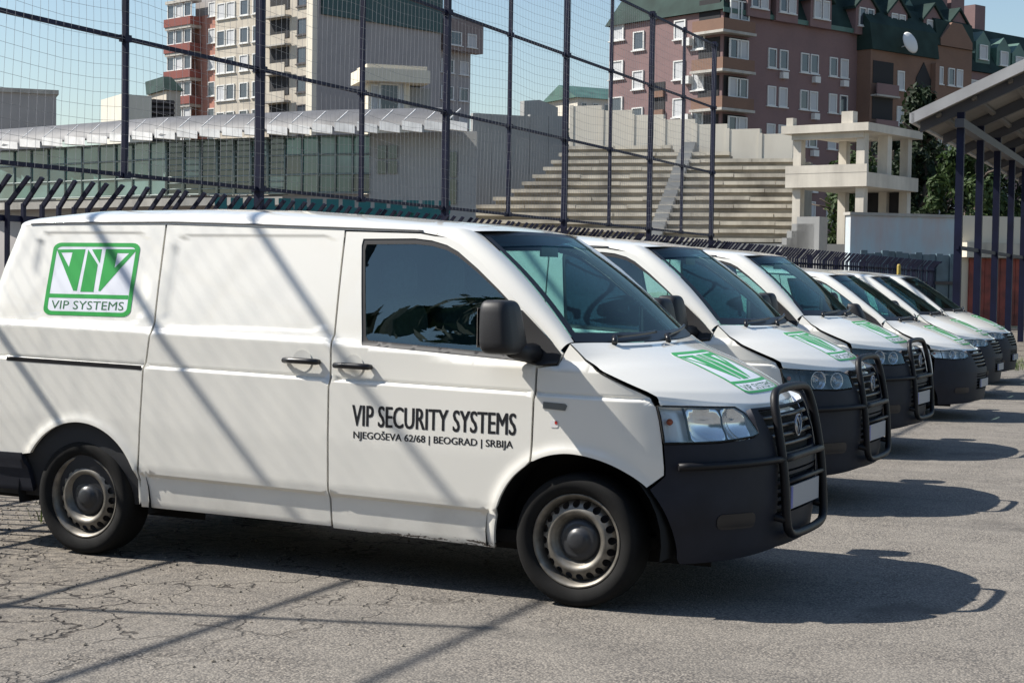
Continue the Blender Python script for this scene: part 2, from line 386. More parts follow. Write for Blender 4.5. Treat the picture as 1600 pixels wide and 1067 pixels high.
def sideN(s, z, e=.0028):
    a = P(s + e, z) - P(s - e, z); b = P(s, z + e) - P(s, z - e); n = np.cross(a, b)
    return n / np.maximum(np.linalg.norm(n, axis=-1, keepdims=True), 1e-9)
def side_surf(s, z): return P(s, z), sideN(s, z)

ZL = [.22, .25, .28, .31, .36, .41, .428, .436, .443, .447, .451, .456, .461, .466, .474, .485, .52, .58, .64, .70, .76, .82, .88, .94, 1.0, 1.02, 1.032, 1.037, 1.041, 1.0445, 1.047, 1.0495, 1.052, 1.0545, 1.058, 1.063, 1.075, 1.11, 1.16, 1.2, 1.215, 1.224, 1.234, 1.243, 1.252, 1.262, 1.275, 1.288, 1.302, 1.315, 1.33, 1.36, 1.42, 1.48, 1.54, 1.60, 1.66, 1.72, 1.755, 1.775, 1.79, 1.802, 1.815, 1.83]
def inpoly(px, py, poly):
    ins = np.zeros(len(px), bool); n = len(poly)
    for i in range(n):
        x0, y0 = poly[i]; x1, y1 = poly[(i + 1) % n]
        if y0 == y1: continue
        c = ((y0 > py) != (y1 > py)) & (px < (x1 - x0) * (py - y0) / (y1 - y0) + x0); ins ^= c
    return ins
def densify(poly, g):
    out = []; n = len(poly)
    for i in range(n):
        a, b = np.array(poly[i], float), np.array(poly[(i + 1) % n], float); k = max(1, int(math.ceil(np.linalg.norm(b - a) / g)))
        for j in range(k): out.append(tuple(a + (b - a) * j / k))
    return out
def near_loop(px, py, loop, d):
    m = np.full(len(px), 1e9); L = np.array(loop)
    for q in L: m = np.minimum(m, (px - q[0]) ** 2 + (py - q[1]) ** 2)
    return m < d * d

WARP = [None]
def panel(name, outline, m, parent, holes=(), surf=side_surf, off=0.0, g=.05, side=1, skirt=.02, levels='body', both=False):
    """cut a panel out of a parametric surface: outline and holes in its 2-D coordinates; edges are turned in by `skirt`"""
    loops = [densify(outline, g * .8)] + [densify(h, g * .6) for h in holes]
    allp = [p for l in loops for p in l]
    A = np.array(outline); x0, y0 = A.min(0); x1, y1 = A.max(0)
    if levels == 'body':
        RG = [(q[0] + (q[0] - xc) * dd / .41, q[1] + (q[1] - .335) * dd / .41) for L_, xc in ((ARCH_F, -.02), (ARCH_R, -3.0)) for q in L_ for dd in (.013, .026, .04, .056, .075, .10)]
        RG = [q for q in RG if x0 < q[0] < x1 and y0 < q[1] < y1 and q[1] > .3]
        xs = np.arange(x0 + g * .5, x1, g); G = RG + [(x, z - .02 * (min(x, .4) + 1.4) * (0 if z > 1.5 else 1)) for x in xs for z in ZL if y0 < z < y1 + .05]
    else:
        G = [(x, z) for x in np.arange(x0 + g * .5, x1, g) for z in np.arange(y0 + g * .5, y1, g)]
    if G:
        G = np.array(G); k = inpoly(G[:, 0], G[:, 1], loops[0])
        for h in loops[1:]: k &= ~inpoly(G[:, 0], G[:, 1], h)
        G = G[k]
        for l in loops: G = G[~near_loop(G[:, 0], G[:, 1], l, g * .3)] if len(G) else G
    pts = allp + [tuple(q) for q in G]
    edges = []; n = 0
    for l in loops:
        edges += [(n + i, n + (i + 1) % len(l)) for i in range(len(l))]; n += len(l)
    V, E_, F, *_ = delaunay_2d_cdt([Vector((float(a), float(b))) for a, b in pts], edges, [], 0, 1e-6)
    V = np.array([(v.x, v.y) for v in V]); F = np.array([f for f in F if len(f) == 3])
    c = V[F].mean(1); k = inpoly(c[:, 0], c[:, 1], loops[0])
    for h in loops[1:]: k &= ~inpoly(c[:, 0], c[:, 1], h)
    F = F[k]
    pos, nr = surf(V[:, 0], V[:, 1]); pos = pos + nr * off
    # keep the winding with the normal
    tn = np.cross(pos[F[:, 1]] - pos[F[:, 0]], pos[F[:, 2]] - pos[F[:, 0]]); sg = (tn * nr[F[:, 0]]).sum(1) < 0
    F[sg] = F[sg][:, ::-1]
    verts = list(map(tuple, pos)); norms = list(map(tuple, nr)); faces = [list(map(int, f)) for f in F]
    if skirt:
        for l in loops:
            L = np.array(l); pp, nn = surf(L[:, 0], L[:, 1]); top = pp + nn * off; bot = top - nn * skirt
            cx = np.roll(L, -1, 0) - np.roll(L, 1, 0)
            a = len(verts); k = len(l)
            verts += list(map(tuple, top)) + list(map(tuple, bot))
            tl = np.roll(top, -1, 0) - np.roll(top, 1, 0); on = np.cross(tl, nn); on /= np.maximum(np.linalg.norm(on, axis=1, keepdims=True), 1e-9)
            norms += list(map(tuple, on)) * 2
            for i in range(k):
                j = (i + 1) % k; f = [a + i, a + j, a + k + j, a + k + i]
                t = np.cross(np.array(verts[f[1]]) - np.array(verts[f[0]]), np.array(verts[f[2]]) - np.array(verts[f[0]]))
                faces.append(f if t @ on[i] >= 0 else f[::-1])
    out = []
    for sd in ((1, -1) if both else (side,)):
        vv = np.array(verts); nv = np.array(norms); ff = faces
        if sd < 0: vv = vv * [1, -1, 1]; nv = nv * [1, -1, 1]; ff = [f[::-1] for f in faces]
        if WARP[0] is not None: vv, nv = WARP[0](vv, nv)
        me = bpy.data.meshes.new(name); me.from_pydata([tuple(p) for p in vv], [], ff); me.materials.append(m)
        me.polygons.foreach_set("use_smooth", [True] * len(ff)); me.update()
        me.normals_split_custom_set_from_vertices([tuple(q) for q in nv])
        out.append(link(bpy.data.objects.new(name, me), parent))
    return out if both else out[0]

def warped(o):
    """apply the current body warp to a finished part"""
    if WARP[0] is not None:
        v = np.array([p.co[:] for p in o.data.vertices]); v2, _ = WARP[0](v, None)
        for p, q in zip(o.data.vertices, v2): p.co = q
        o.data.update()
    return o

def small_warp(v, n):
    """the lower, narrower delivery car: same build, other proportions"""
    v = np.array(v, float); x, y, z = v[:, 0].copy(), v[:, 1].copy(), v[:, 2].copy()
    z2 = np.interp(z, [0, .25, .8, 1.0, 1.28, 1.81, 1.97], [0, .20, .66, .84, 1.15, 1.655, 1.80])
    k = np.clip((z - 1.28) / .54, 0, 1.3)
    x2 = np.where(x < -.3, -.3 + (x + .3) * .86, x) - .16 * k * np.clip((x + 3.4) / 2.5, 0, 1) + .04 * np.clip((x) / .6, 0, 1) + .1 * np.clip((x + .3) / .4, 0, 1) * (1 - np.clip((z - 1.0) / .3, 0, 1)) * .4
    v2 = np.stack([x2, y * .94, z2], 1)
    return v2, n

# ------------------------------------------------------------------ logo and lettering
def text_tris(body, bold=.0, width=1.0):
    """flat lettering as vertices (x, y) with cap height 1 and triangles"""
    cu = bpy.data.curves.new("lettering", 'FONT'); cu.body = body; cu.size = 1.0; cu.resolution_u = 3
    o = bpy.data.objects.new("lettering", cu); COL.objects.link(o)
    bpy.context.view_layer.update()
    me = bpy.data.meshes.new_from_object(o.evaluated_get(bpy.context.evaluated_depsgraph_get()))
    V = np.array([v.co[:2] for v in me.vertices]); F = [tuple(p.vertices) for p in me.polygons]
    bpy.data.objects.remove(o); bpy.data.curves.remove(cu); bpy.data.meshes.remove(me)
    if bold:                                                   # heavier strokes: the lettering repeated a hair to the side
        V0, F0 = V, list(F); V = np.concatenate([V0 + [bold * k, 0] for k in range(4)]); F = [tuple(i + k * len(V0) for i in f) for k in range(4) for f in F0]
    V[:, 0] -= V[:, 0].min(); V[:, 1] -= V[:, 1].min(); h = V[:, 1].max(); V /= h
    return V, F
def lettering(name, body, m, parent, a0, b0, wd, ht, surf, off=.0009, bold=0.0, flip=False):
    V, F = text_tris(body, bold); V = V.copy(); V[:, 0] *= wd / V[:, 0].max(); V[:, 1] *= ht
    a = a0 + V[:, 0]; b = b0 + V[:, 1] if not flip else b0 - V[:, 1]
    pos, nr = surf(a, b); pos = pos + nr * (off + (np.arange(len(a)) * 4 // len(a) * .00005 if bold else 0 * a))[:, None]
    if WARP[0] is not None: pos, _ = WARP[0](pos, nr)
    me = bpy.data.meshes.new(name); me.from_pydata([tuple(p) for p in pos], [], F); me.materials.append(m); me.update()
    return link(bpy.data.objects.new(name, me), parent)

def lz(x, y):          # logo artwork: unit square, origin bottom left
    u = (x - (235 + (590 - y) * 65 / 410)) / 505; v = (y - 182 - (x - 300) * .03) / 408
    return (u, 1 - v)
LOGO = {
 'v': ([lz(315, 222), lz(484, 224), lz(437, 456), lz(416, 456)], [[lz(342, 240), lz(408, 240), lz(388, 322)]]),
 'i': ([lz(500, 226), lz(556, 312), lz(533, 464), lz(457, 462)], []),
 'i2': ([lz(522, 226), lz(580, 226), lz(567, 304)], []),
 'p': ([lz(603, 226), lz(782, 231), lz(572, 460), lz(561, 458)], [[lz(668, 250), lz(736, 252), lz(652, 332)]]),
 'bar': ([lz(268, 470), lz(732, 484), lz(728, 506), lz(264, 492)], []),
}
def rr_poly(x0, x1, y0, y1, r, n=5):
    o = []
    for cx, cy, a in ((x1 - r, y1 - r, 0), (x0 + r, y1 - r, 90), (x0 + r, y0 + r, 180), (x1 - r, y0 + r, 270)):
        for k in range(n + 1):
            t = R(a + 90 * k / n); o.append((cx + r * math.cos(t), cy + r * math.sin(t)))
    return o
def logo(parent, a0, b0, w, h, surf, name="logo_sticker", flipb=False, g=.05):
    """rounded badge: white field, green frame, slanted green letters, lettering below"""
    f = (lambda p: (a0 + p[0] * w, b0 + p[1] * h)) if not flipb else (lambda p: (a0 + p[0] * w, b0 - p[1] * h))
    bgp = [f(p) for p in rr_poly(0, 1, 0, 1, .09)]
    root = panel(name, bgp, M_LOGOBG, parent, surf=surf, off=.0012, g=g, skirt=.001, levels='grid')
    panel("sticker_frame", bgp, M_GREEN, root, holes=[[f(p) for p in rr_poly(.045, .955, .055, .945, .06)]], surf=surf, off=.002, g=g, skirt=0, levels='grid')
    for k, (o, hs) in LOGO.items():
        panel("sticker_shape", [f(p) for p in o], M_GREEN, root, holes=[[f(p) for p in q] for q in hs], surf=surf, off=.002, g=g, skirt=0, levels='grid')
    sg = -1 if flipb else 1
    lettering("sticker_lettering", "VIP SYSTEMS", M_DGREEN, root, a0 + .085 * w, b0 + sg * .085 * h, .83 * w, sg * .115 * h, surf, off=.002, bold=0)
    return root

# ------------------------------------------------------------------ van: hood, windscreen, roof as surfaces
HL_E = np.array([(-.062, 1.272), (.028, 1.198), (.13, 1.146), (.244, 1.098), (.34, 1.058), (.385, 1.034), (.405, .992)])   # bonnet shut line on the side (x, z)
HL_T = np.linspace(0, 1, len(HL_E))
HC = np.array([(.075, 1.262), (.22, 1.217), (.38, 1.160), (.53, 1.095), (.645, 1.035), (.725, .975), (.765, .915)])       # bonnet centre line (x, z)
def hood_surf0(y, v):
    y = np.asarray(y, float); v = np.clip(np.asarray(v, float), 0, 1)
    ex, ez = np.interp(v, HL_T, HL_E[:, 0]), np.interp(v, HL_T, HL_E[:, 1])
    cx, cz = np.interp(v, HL_T, HC[:, 0]), np.interp(v, HL_T, HC[:, 1])
    ey = -P(np.array([sx(float(q)) for q in np.atleast_1d(ex)]), np.atleast_1d(ez))[:, 1].reshape(np.shape(ex))
    u = np.clip(np.abs(y) / ey, 0, 1)
    kx = u ** 2.3; kz = u ** 3.0
    return np.stack([cx + (ex - cx) * kx, np.sign(y) * u * ey, cz + (ez - cz) * kz + .012 * (u ** 2 - u ** 6)], -1)
def num_normal(f, a, b, e=.006):
    n = np.cross(f(a, b + e) - f(a, b - e), f(a + e, b) - f(a - e, b)); return n / np.maximum(np.linalg.norm(n, axis=-1, keepdims=True), 1e-9)
def hood_surf(a, b):
    n = num_normal(hood_surf0, a, np.clip(b, .01, .985), .01); n = np.where(n[:, 2:3] < 0, -n, n); return hood_surf0(a, b), n
GUT = np.array([(-3.9, 1.83), (-3.4, 1.845), (-2.5, 1.848), (-1.4, 1.820), (-.95, 1.810), (-.86, 1.796)])
RH_ = np.array([(-3.9, .02), (-3.6, .07), (-3.2, .105), (-2.0, .112), (-1.4, .092), (-1.05, .066), (-.86, .034)])
def roof_row(s, q):
    """q 0..1 from the gutter to the centre line"""
    gz = float(np.interp(max(s, -3.9), GUT[:, 0], GUT[:, 1])); b = P(s, gz); H = float(np.interp(max(b[0], -3.9), RH_[:, 0], RH_[:, 1]))
    W = -b[1]; th = q * math.pi / 2
    f = max(0.0, min(1.0, (s + 1.5) / .64)) if s > -1.5 else 0.0
    xc = max(b[0], -3.5) + .245 * f * f
    if W < 1e-4: W = 1e-4
    yy = math.cos(th) ** (2 / 2.6); zz = math.sin(th) ** (2 / 2.6)
    Hc = float(np.interp(xc, RH_[:, 0], RH_[:, 1])) if f == 0 else H
    return np.array([b[0] + (xc - b[0]) * (1 - yy ** 6 if s > X0R else 1 - yy), -W * yy, gz + (H if s > X0R else Hc) * zz])
def ws_pt(u, v):
    """windscreen: u -1..1 across, v 0 base .. 1 top"""
    a = abs(u)
    bx, by, bz = .068 - .128 * a ** 2.6, u * .832, 1.262 + .012 * a ** 2
    tx, ty, tz = -.612 - .068 * a ** 3, u * .618, 1.826 - .024 * a ** 2.5
    k = .028 * math.sin(math.pi * v)
    return Vector((bx + (tx - bx) * v + k * .62, by + (ty - by) * v, bz + (tz - bz) * v + k * .75))
DOORLINE = [(-.86, 1.796), (-.79, 1.782), (-.72, 1.752), (-.60, 1.67), (-.47, 1.562), (-.33, 1.437), (-.17, 1.288), (-.115, 1.232)]

def tyre_mesh():
    pr = [(.232, -.085), (.245, -.104), (.285, -.112), (.312, -.106), (.322, -.092), (.328, -.06), (.329, 0), (.328, .06), (.322, .092), (.312, .106), (.285, .112), (.245, .104), (.232, .085)]
    return MB().lathe(pr, 56).mesh("tyre", M_RUBBER)
def rim_mesh():
    b = MB(); n = 60
    b.lathe([(.196, -.02), (.205, -.06), (.221, -.088), (.231, -.093), (.234, -.088), (.230, -.08)], n)          # outer flange (towards -y)
    b.lathe([(.163, -.076), (.152, -.084), (.138, -.083), (.122, -.066), (.112, -.045), (.1, -.04)], n)            # raised ring
    for k in range(20):                                                                                          # bridges between the 20 round holes
        a0, a1 = 2 * math.pi * (k + .29) / 20, 2 * math.pi * (k + .71) / 20; q = []
        for r, y, w in ((.163, -.076, .16), (.171, -.073, .0), (.18, -.068, -.05), (.189, -.06, .0), (.198, -.045, .16)):
            d = w * 2 * math.pi / 20
            q.append([(r * math.cos(a), y, r * math.sin(a)) for a in (a0 - d, (a0 + a1) / 2, a1 + d)])
        b.grid(q)
    return b.mesh("rim", M_RIM)
def rim_back_mesh():
    return MB().lathe([(.226, -.06), (.21, -.015), (.12, -.02), (.0005, -.02)], 40).mesh("rim_well", M_RIMD)
def cap_mesh():
    return MB().lathe([(.106, -.042), (.1, -.058), (.075, -.066), (.06, -.063), (.053, -.078), (.03, -.086), (.0005, -.087)], 32).mesh("hub_cap", M_CAP)
WHEEL = dict(tyre=tyre_mesh(), rim=rim_mesh(), rim_well=rim_back_mesh(), hub_cap=cap_mesh())
def wheel(root, x, ysign, yc, zc, rad=1.0):
    o = bpy.data.objects.new("wheel", WHEEL['tyre']); link(o, root); o.location = (x, ysign * yc, zc); o.scale = (rad, ysign * -1.0 * -1.0 if ysign < 0 else 1, rad)
    o.rotation_euler.z = 0 if ysign < 0 else math.pi; o.scale = (rad, 1, rad); o.rotation_euler.y = random.uniform(0, 6.28)
    for n in ("rim", "rim_well", "hub_cap"):
        c = bpy.data.objects.new(n, WHEEL[n]); link(c, o)
    return o

def make_van(style):
    """style: 'first' (lettered van), 'later' (vans with dark headlamps), 'small' (delivery cars)"""
    small = style == 'small'
    WARP[0] = small_warp if small else None
    root = empty("delivery_car" if small else "panel_van")
    front = ARCH_F
    # ---- side panels, both sides
    quarter = [(-2.615, .31)] + ARCH_R[1:] + [(-3.41, .545), (SMIN, .56), (SMIN, 1.842), (X0R, 1.842), (-3.0, 1.846), (-2.565, 1.846), (-2.545, 1.27), (-2.572, 1.06)]
    panel("rear_quarter_panel", quarter, PAINT, root, both=True)
    slide = [(-2.603, .296), (-1.386, .285), (-1.388, 1.05), (-1.405, 1.818), (-2.552, 1.846), (-2.532, 1.27), (-2.560, 1.06)]
    win = [(-1.285, 1.775), (-1.29, 1.74), (-1.222, 1.25), (-1.205, 1.228), (-.20, 1.172), (-.135, 1.185), (-.125, 1.222), (-.18, 1.275), (-.33, 1.405), (-.47, 1.525), (-.60, 1.628), (-.72, 1.712), (-.79, 1.745), (-.88, 1.768), (-.98, 1.778)]
    door = [(-1.374, .276), (-.437, .252)] + front[1:AF_D] + [(-.232, .698), (-.222, 1.155), (-.118, 1.172), (-.098, 1.225), (-.165, 1.278)] + DOORLINE[5:0:-1] + [(-.87, 1.789), (-.95, 1.802), (-1.393, 1.812), (-1.376, 1.05)]
    fender = [(-.220, .699)] + front[AF_D + 1:AF_B + 1] + [(.405, .665), (.404, .990), (.383, 1.032), (.339, 1.056), (.244, 1.0965), (.13, 1.1445), (.0275, 1.1965), (-.063, 1.270), (-.088, 1.222), (-.108, 1.164), (-.210, 1.150)]
    for sd in (1, -1):
        sl = panel("sliding_door", slide, PAINT, root, side=sd)
        dr = panel("front_door", door, PAINT, root, holes=[win], side=sd)
        c = np.array(win).mean(0)
        gl = [(c[0] + (x - c[0]) * .955 - .004, c[1] + (z - c[1]) * .90) for x, z in win]
        panel("window_frame", win, M_MIRR, dr, holes=[gl], side=sd, off=-.004, skirt=.012)
        panel("window_glass", gl, M_GLASS, dr, side=sd, off=-.007, skirt=0, g=.035, levels='grid')
        panel("front_fender", [(sx(a), b) if a > 0 else (a, b) for a, b in fender], PAINT, root, side=sd)
        # handles: a grip over a dished cup
        for nm, par, hx, hz in (("door_handle", sl, -1.555, 1.137), ("door_handle", dr, -1.245, 1.122)):
            q = P(hx, hz); y0 = -float(q[1]); b = MB()
            cup = [[(hx + .062 * r * math.cos(t), sd * -(y0 + .0015 - .018 * (1 - r * r) * 0), hz + .045 * r * math.sin(t)) for t in np.linspace(0, 2 * math.pi, 25)] for r in (0.02, .5, .8, 1)]
            b.tube([(hx - .105, sd * -(y0 + .004), hz), (hx - .098, sd * -(y0 + .026), hz + .001), (hx - .05, sd * -(y0 + .036), hz + .002), (hx + .05, sd * -(y0 + .036), hz + .001), (hx + .098, sd * -(y0 + .026), hz - .001), (hx + .105, sd * -(y0 + .004), hz - .002)], [.012, .015, .016, .016, .016, .013], 8)
            warped(b.build(nm, M_BLACK, par))
            cp = MB().lathe([(.058, 0), (.05, -.004), (.03, -.012), (.0005, -.016)], 24, c=(hx, 0, hz)); cp.v = [Vector((v.x, sd * -(y0 + .0035 + v.y * .1), v.z)) for v in cp.v]
            warped(recalc(cp.build("handle_cup", PAINT, par)))
        # sliding-door rail in the rear quarter
        rl = MB(); q = [(x, 1.064 - .0195 * (x + 2.57)) for x in np.linspace(-3.52, -2.575, 14)]
        rl.grid([[tuple((P(x, z - .03) + np.array([0, -.0012 + dy, d + .03])) * [1, sd, 1]) for d, dy in ((-.013, .012), (-.012, 0), (.010, 0), (.011, .012))] for x, z in q], smooth=False); warped(rl.build("door_rail", M_BLACK, root))
        # repeater lamp / badge on the wing and sticker
        if not small:
            bd = [(-.168, .958), (-.05, .952), (-.04, .975), (-.05, .985), (-.165, .99)]
            panel("fender_badge", bd, mat("badge_grey", (.16, .18, .19), rough=.3, metal=.5), root, side=sd, off=.004, skirt=.006, g=.03, levels='grid')
    if style == 'first':
        st = panel("wing_sticker", rr_poly(-.128, -.085, .868, .902, .01), mat("sticker_white", (.75, .73, .72), rough=.4), root, off=.002, skirt=.001, g=.02, levels='grid')
        panel("sticker_dot", rr_poly(-.103, -.088, .884, .900, .004), M_RED, st, off=.0035, skirt=0, g=.02, levels='grid')
    # ---- roof and pillars
    srow = list(np.linspace(SMIN, X0R, 26)) + list(np.linspace(X0R + .05, -1.0, 50)) + [-.97, -.94, -.91, -.88, -.86]
    qs = [0, .03, .07, .12, .18, .25, .32, .4, .5, .6, .7, .8, .9, 1.0]
    rows = [[roof_row(s, q) for q in qs] for s in srow]
    b = MB(); full = [[tuple(p) for p in r] + [tuple(np.array(p) * [1, -1, 1]) for p in r[-2::-1]] for r in rows]; b.grid(full)
    rf = warped(b.build("roof", PAINT, root))
    for sgn in (1, -1):                                     # roof channel seam
        b = MB(); b.tube([tuple((np.array(roof_row(s, .045)) + [0, -.001, .001]) * [1, sgn, 1]) for s in srow[24:-3]], .006, 6); warped(b.build("roof_channel", mat("seam_grey", (.25, .25, .25), rough=.6), rf))
        # A-pillar between door frame and windscreen
        dl = [np.array(P(x, z)) for x, z in DOORLINE]; n = len(dl); pr = []
        last = [roof_row(-.86, q) for q in np.linspace(0, 1, 60)]
        for i, d in enumerate(dl):
            t = i / (n - 1); e = np.array(ws_pt(-1, 1 - t)); row = []
            e = e + np.array([-.004, .0, .004])
            for k in np.linspace(0, 1, 9):
                p_ = d + (e - d) * k; bul = math.sin(math.pi * k) * (.03 * (1 - t) + .018)
                row.append(tuple((p_ + np.array([.25, -.75, .62]) * bul) * [1, sgn, 1]))
            pr.append(row)
        b = MB(); b.grid(pr); warped(b.build("windscreen_pillar", PAINT, root))
    # ---- windscreen
    us = np.linspace(-1, 1, 41); vs = np.linspace(0, 1, 13)
    ws = MB(); ws.grid([[ws_pt(u, v) for u in us] for v in vs]); ws = warped(ws.build("windscreen", M_WSG, root))
    def strip(fn, name, par, m, k=40, w=4):
        b = MB(); b.grid([[fn(a, c) + Vector((.003, 0, .004)) for c in np.linspace(0, 1, w)] for a in np.linspace(0, 1, k)]); return warped(b.build(name, m, par))
    strip(lambda a, c: ws_pt(-1 + 2 * a, .075 * c), "windscreen_border", ws, M_BLACK)
    strip(lambda a, c: ws_pt(-1 + 2 * a, 1 - .035 * c), "windscreen_border", ws, M_BLACK)
    strip(lambda a, c: ws_pt(-.95 + 1.9 * a, .965 - .11 * c), "sunshade_band", ws, M_BAND)
    strip(lambda a, c: ws_pt(-1 + .05 * c, a), "windscreen_border", ws, M_BLACK)
    strip(lambda a, c: ws_pt(1 - .05 * c, a), "windscreen_border", ws, M_BLACK)
    for (u0, u1, v1) in ((.10, .72, .05), (-.66, -.04, .03)):
        b = MB(); q = [ws_pt(u0 + (u1 - u0) * t, .02 + v1 * t) + Vector((.022, 0, .02)) for t in np.linspace(0, 1, 8)]; b.tube(q, .009, 6)
        b.tube([q[0], ws_pt(u0 - .04, -.02) + Vector((.02, 0, .01))], .015, 6); warped(b.build("wiper", M_BLACK, root))
    # ---- bonnet
    V_ = np.concatenate([np.linspace(0, .8, 25), np.linspace(.82, 1, 12)])
    U_ = np.linspace(-1, 1, 61); hp = []
    for v in V_:
        ex, ez = np.interp(v, HL_T, HL_E[:, 0]), np.interp(v, HL_T, HL_E[:, 1]); ey = -float(P(sx(float(ex)), float(ez))[1])
        hp.append([tuple(q) for q in hood_surf0(U_ * ey, np.full(61, v))])
    e = hp[-1]; hp.append([(p[0] - .03, p[1] * .97, p[2] - .012) for p in e])
    b = MB(); b.grid(hp); hood = warped(b.build("bonnet", PAINT, root))
    for sgn in (-1, 1):                                      # dark shut line beside the bonnet
        b = MB(); b.tube([tuple(np.array(P(sx(float(x)), float(z - .004))) * [1, -sgn, 1]) for x, z in zip(np.interp(np.linspace(0, 1, 24), HL_T, HL_E[:, 0]), np.interp(np.linspace(0, 1, 24), HL_T, HL_E[:, 1]))], .0032, 6)
        warped(b.build("bonnet_gap", M_DARK, root))
    # ---- lamps, bumper, grille (wrap round the nose)
    if style == 'first':
        lamp = [(sx(.412), .988), (sx(.55), .985), (sy(-.57), .975), (sy(-.53), .95), (sy(-.475), .865), (sy(-.47), .845), (sy(-.51), .835), (sy(-.7), .82), (sx(.414), .815)]
    elif style == 'later':
        lamp = [(sx(.412), .985), (sx(.56), .975), (sy(-.50), .958), (sy(-.42), .93), (sy(-.395), .87), (sy(-.42), .845), (sy(-.6), .838), (sx(.46), .85), (sx(.414), .88)]
    else:
        lamp = [(sx(.40), .93), (sx(.45), .965), (sy(-.66), .975), (sy(-.56), .965), (sy(-.48), .925), (sy(-.47), .89), (sy(-.55), .865), (sy(-.72), .86), (sx(.44), .875)]
    gz0 = .74; gr = [(sy(-.405), .955), (sy(-.33), gz0 + .03), (sy(-.28), gz0), (sy(.28), gz0), (sy(.33), gz0 + .03), (sy(.405), .955)]
    low = [(sy(-.34), .44), (sy(.34), .44), (sy(.34), .655), (sy(-.34), .655)]
    lm = [(2 * SMAX - a, z) for a, z in lamp]
    ztop = .93
    br = [(sx(.466), .25)] + [(sx(a), z) for a, z in front[-2:AF_B + 1:-1]] + [(sx(.352), .596), (sx(.412), .66)]
    k0 = max(range(len(lamp)), key=lambda i: lamp[i][0]); lowedge = [(a, z - .008) for a, z in lamp[:k0:-1]] + [(lamp[k0][0] + .012, z_) for z_ in (lamp[k0][1], .965)]
    bump = [(sx(.48), .235), (sy(-.6), .25), (sy(-.3), .275), (sy(.3), .275), (sy(.6), .25), (2 * SMAX - sx(.48), .235)]
    bump += [(2 * SMAX - a, z) for a, z in br[1:]] + [(2 * SMAX - a, z) for a, z in lowedge] + lowedge[::-1] + br[:0:-1]
    bm_ = PAINT if False else M_PLASTIC
    bp = panel("front_bumper", bump, bm_, root, holes=[gr, low], levels='grid', off=.004, skirt=.03)
    for L_ in (lamp, lm):
        sd = 1 if L_ is lamp else -1
        hp_ = lamp
        h = panel("headlight", hp_, M_LENS, root, side=sd, off=.010, skirt=0, g=.04, levels='grid')
        bez = mat("lamp_silver", (.72, .74, .76), rough=.35, metal=.6) if style != 'later' else mat("lamp_dark", (.05, .055, .06), rough=.25, metal=.4)
        # tray: silver walls falling back to a recessed floor
        panel("lamp_housing", hp_, bez, h, side=sd, off=-.055, skirt=-.062, g=.04, levels='grid')
        cz = float(np.mean([z for _, z in hp_]))
        zs = [z for _, z in hp_]; hh = (max(zs) - min(zs)) / 2
        if style == 'first':                    # two moulded cells under one clear lens
            for sa, sb in ((sy(-.80), sy(-.665)), (sy(-.655), sy(-.52))):
                sc_, hs_, zc_, hz_ = (sa + sb) / 2, (sb - sa) / 2, cz, hh * .88
                def dish(s_, z_, sc_=sc_, hs_=hs_, zc_=zc_, hz_=hz_):
                    f0 = lambda q, w_: P(q, w_) + sideN(q, w_) * (-.05 + .046 * np.minimum(1, ((q - sc_) / hs_) ** 2 * .8 + ((w_ - zc_) / hz_) ** 2 * .8))[..., None]
                    e = .004; n_ = np.cross(f0(s_ + e, z_) - f0(s_ - e, z_), f0(s_, z_ + e) - f0(s_, z_ - e)); return f0(s_, z_), n_ / np.linalg.norm(n_, axis=-1, keepdims=True)
                panel("reflector", rr_poly(sc_ - hs_, sc_ + hs_, zc_ - hz_, zc_ + hz_, .022), mat("reflector_satin", (.80, .80, .79), rough=.16, metal=.9), h, side=sd, surf=dish, skirt=0, g=.02, levels='grid')
        else:
            for yy, rr, dz in ((-.70, hh * .86, 0), (-.545, hh * .74, -.006)):
                c = P(sy(yy), cz); nn = np.array([.82, -.57, 0.0])
                b = MB().lathe([(rr * 1.06, -.002), (rr, .0), (rr * .9, -.018), (rr * .66, -.042), (rr * .3, -.056), (rr * .26, -.03), (rr * .2, -.016), (.0005, -.013)], 28)
                zq = Vector(nn).to_track_quat('Y', 'Z').to_matrix().to_4x4(); b.v = [Matrix.Translation(Vector(c) - Vector(nn) * .012 + Vector((0, 0, dz))) @ zq @ v for v in b.v]
                if sd < 0: b.v = [Vector((v.x, -v.y, v.z)) for v in b.v]
                warped(recalc(b.build("reflector", mat("lamp_chrome", (.5, .51, .53), rough=.2, metal=.9), h)))
        b = MB(); q_ = [P(sy(-.80), z_) + np.array([-.012, .006, 0]) for z_ in np.linspace(min(zs) + .012, max(zs) - .012, 6)]; b.tube([tuple(q * [1, sd, 1]) for q in q_], .006, 6); warped(b.build("divider", M_PLASTIC, h))
        c = P(sx(.46), cz + .015) + np.array([-.02, .02, 0]); nn = np.array([.4, -.92, 0.0])
        b = MB().lathe([(.016, 0), (.013, .01), (.0005, .015)], 16); zq = Vector(nn).to_track_quat('Y', 'Z').to_matrix().to_4x4(); b.v = [Matrix.Translation(Vector(c)) @ zq @ v for v in b.v]
        if sd < 0: b.v = [Vector((v.x, -v.y, v.z)) for v in b.v]
        warped(recalc(b.build("indicator_bulb", M_ORANGE, h)))
    for sd in (1, -1):    # black gap round the lamp
        loop = densify(lamp, .03); q, nn = side_surf(np.array([a for a, _ in loop]), np.array([z for _, z in loop]))
        b = MB().tube([tuple((p + n_ * .006) * [1, sd, 1]) for p, n_ in zip(q, nn)], .0055, 6, closed=True); warped(b.build("lamp_seal", M_DARK, root))
    # grille: recessed black plate with slats and emblem
    gp = panel("grille", [(a, z) for a, z in gr], M_DARK, root, off=-.028, skirt=0, levels='grid')
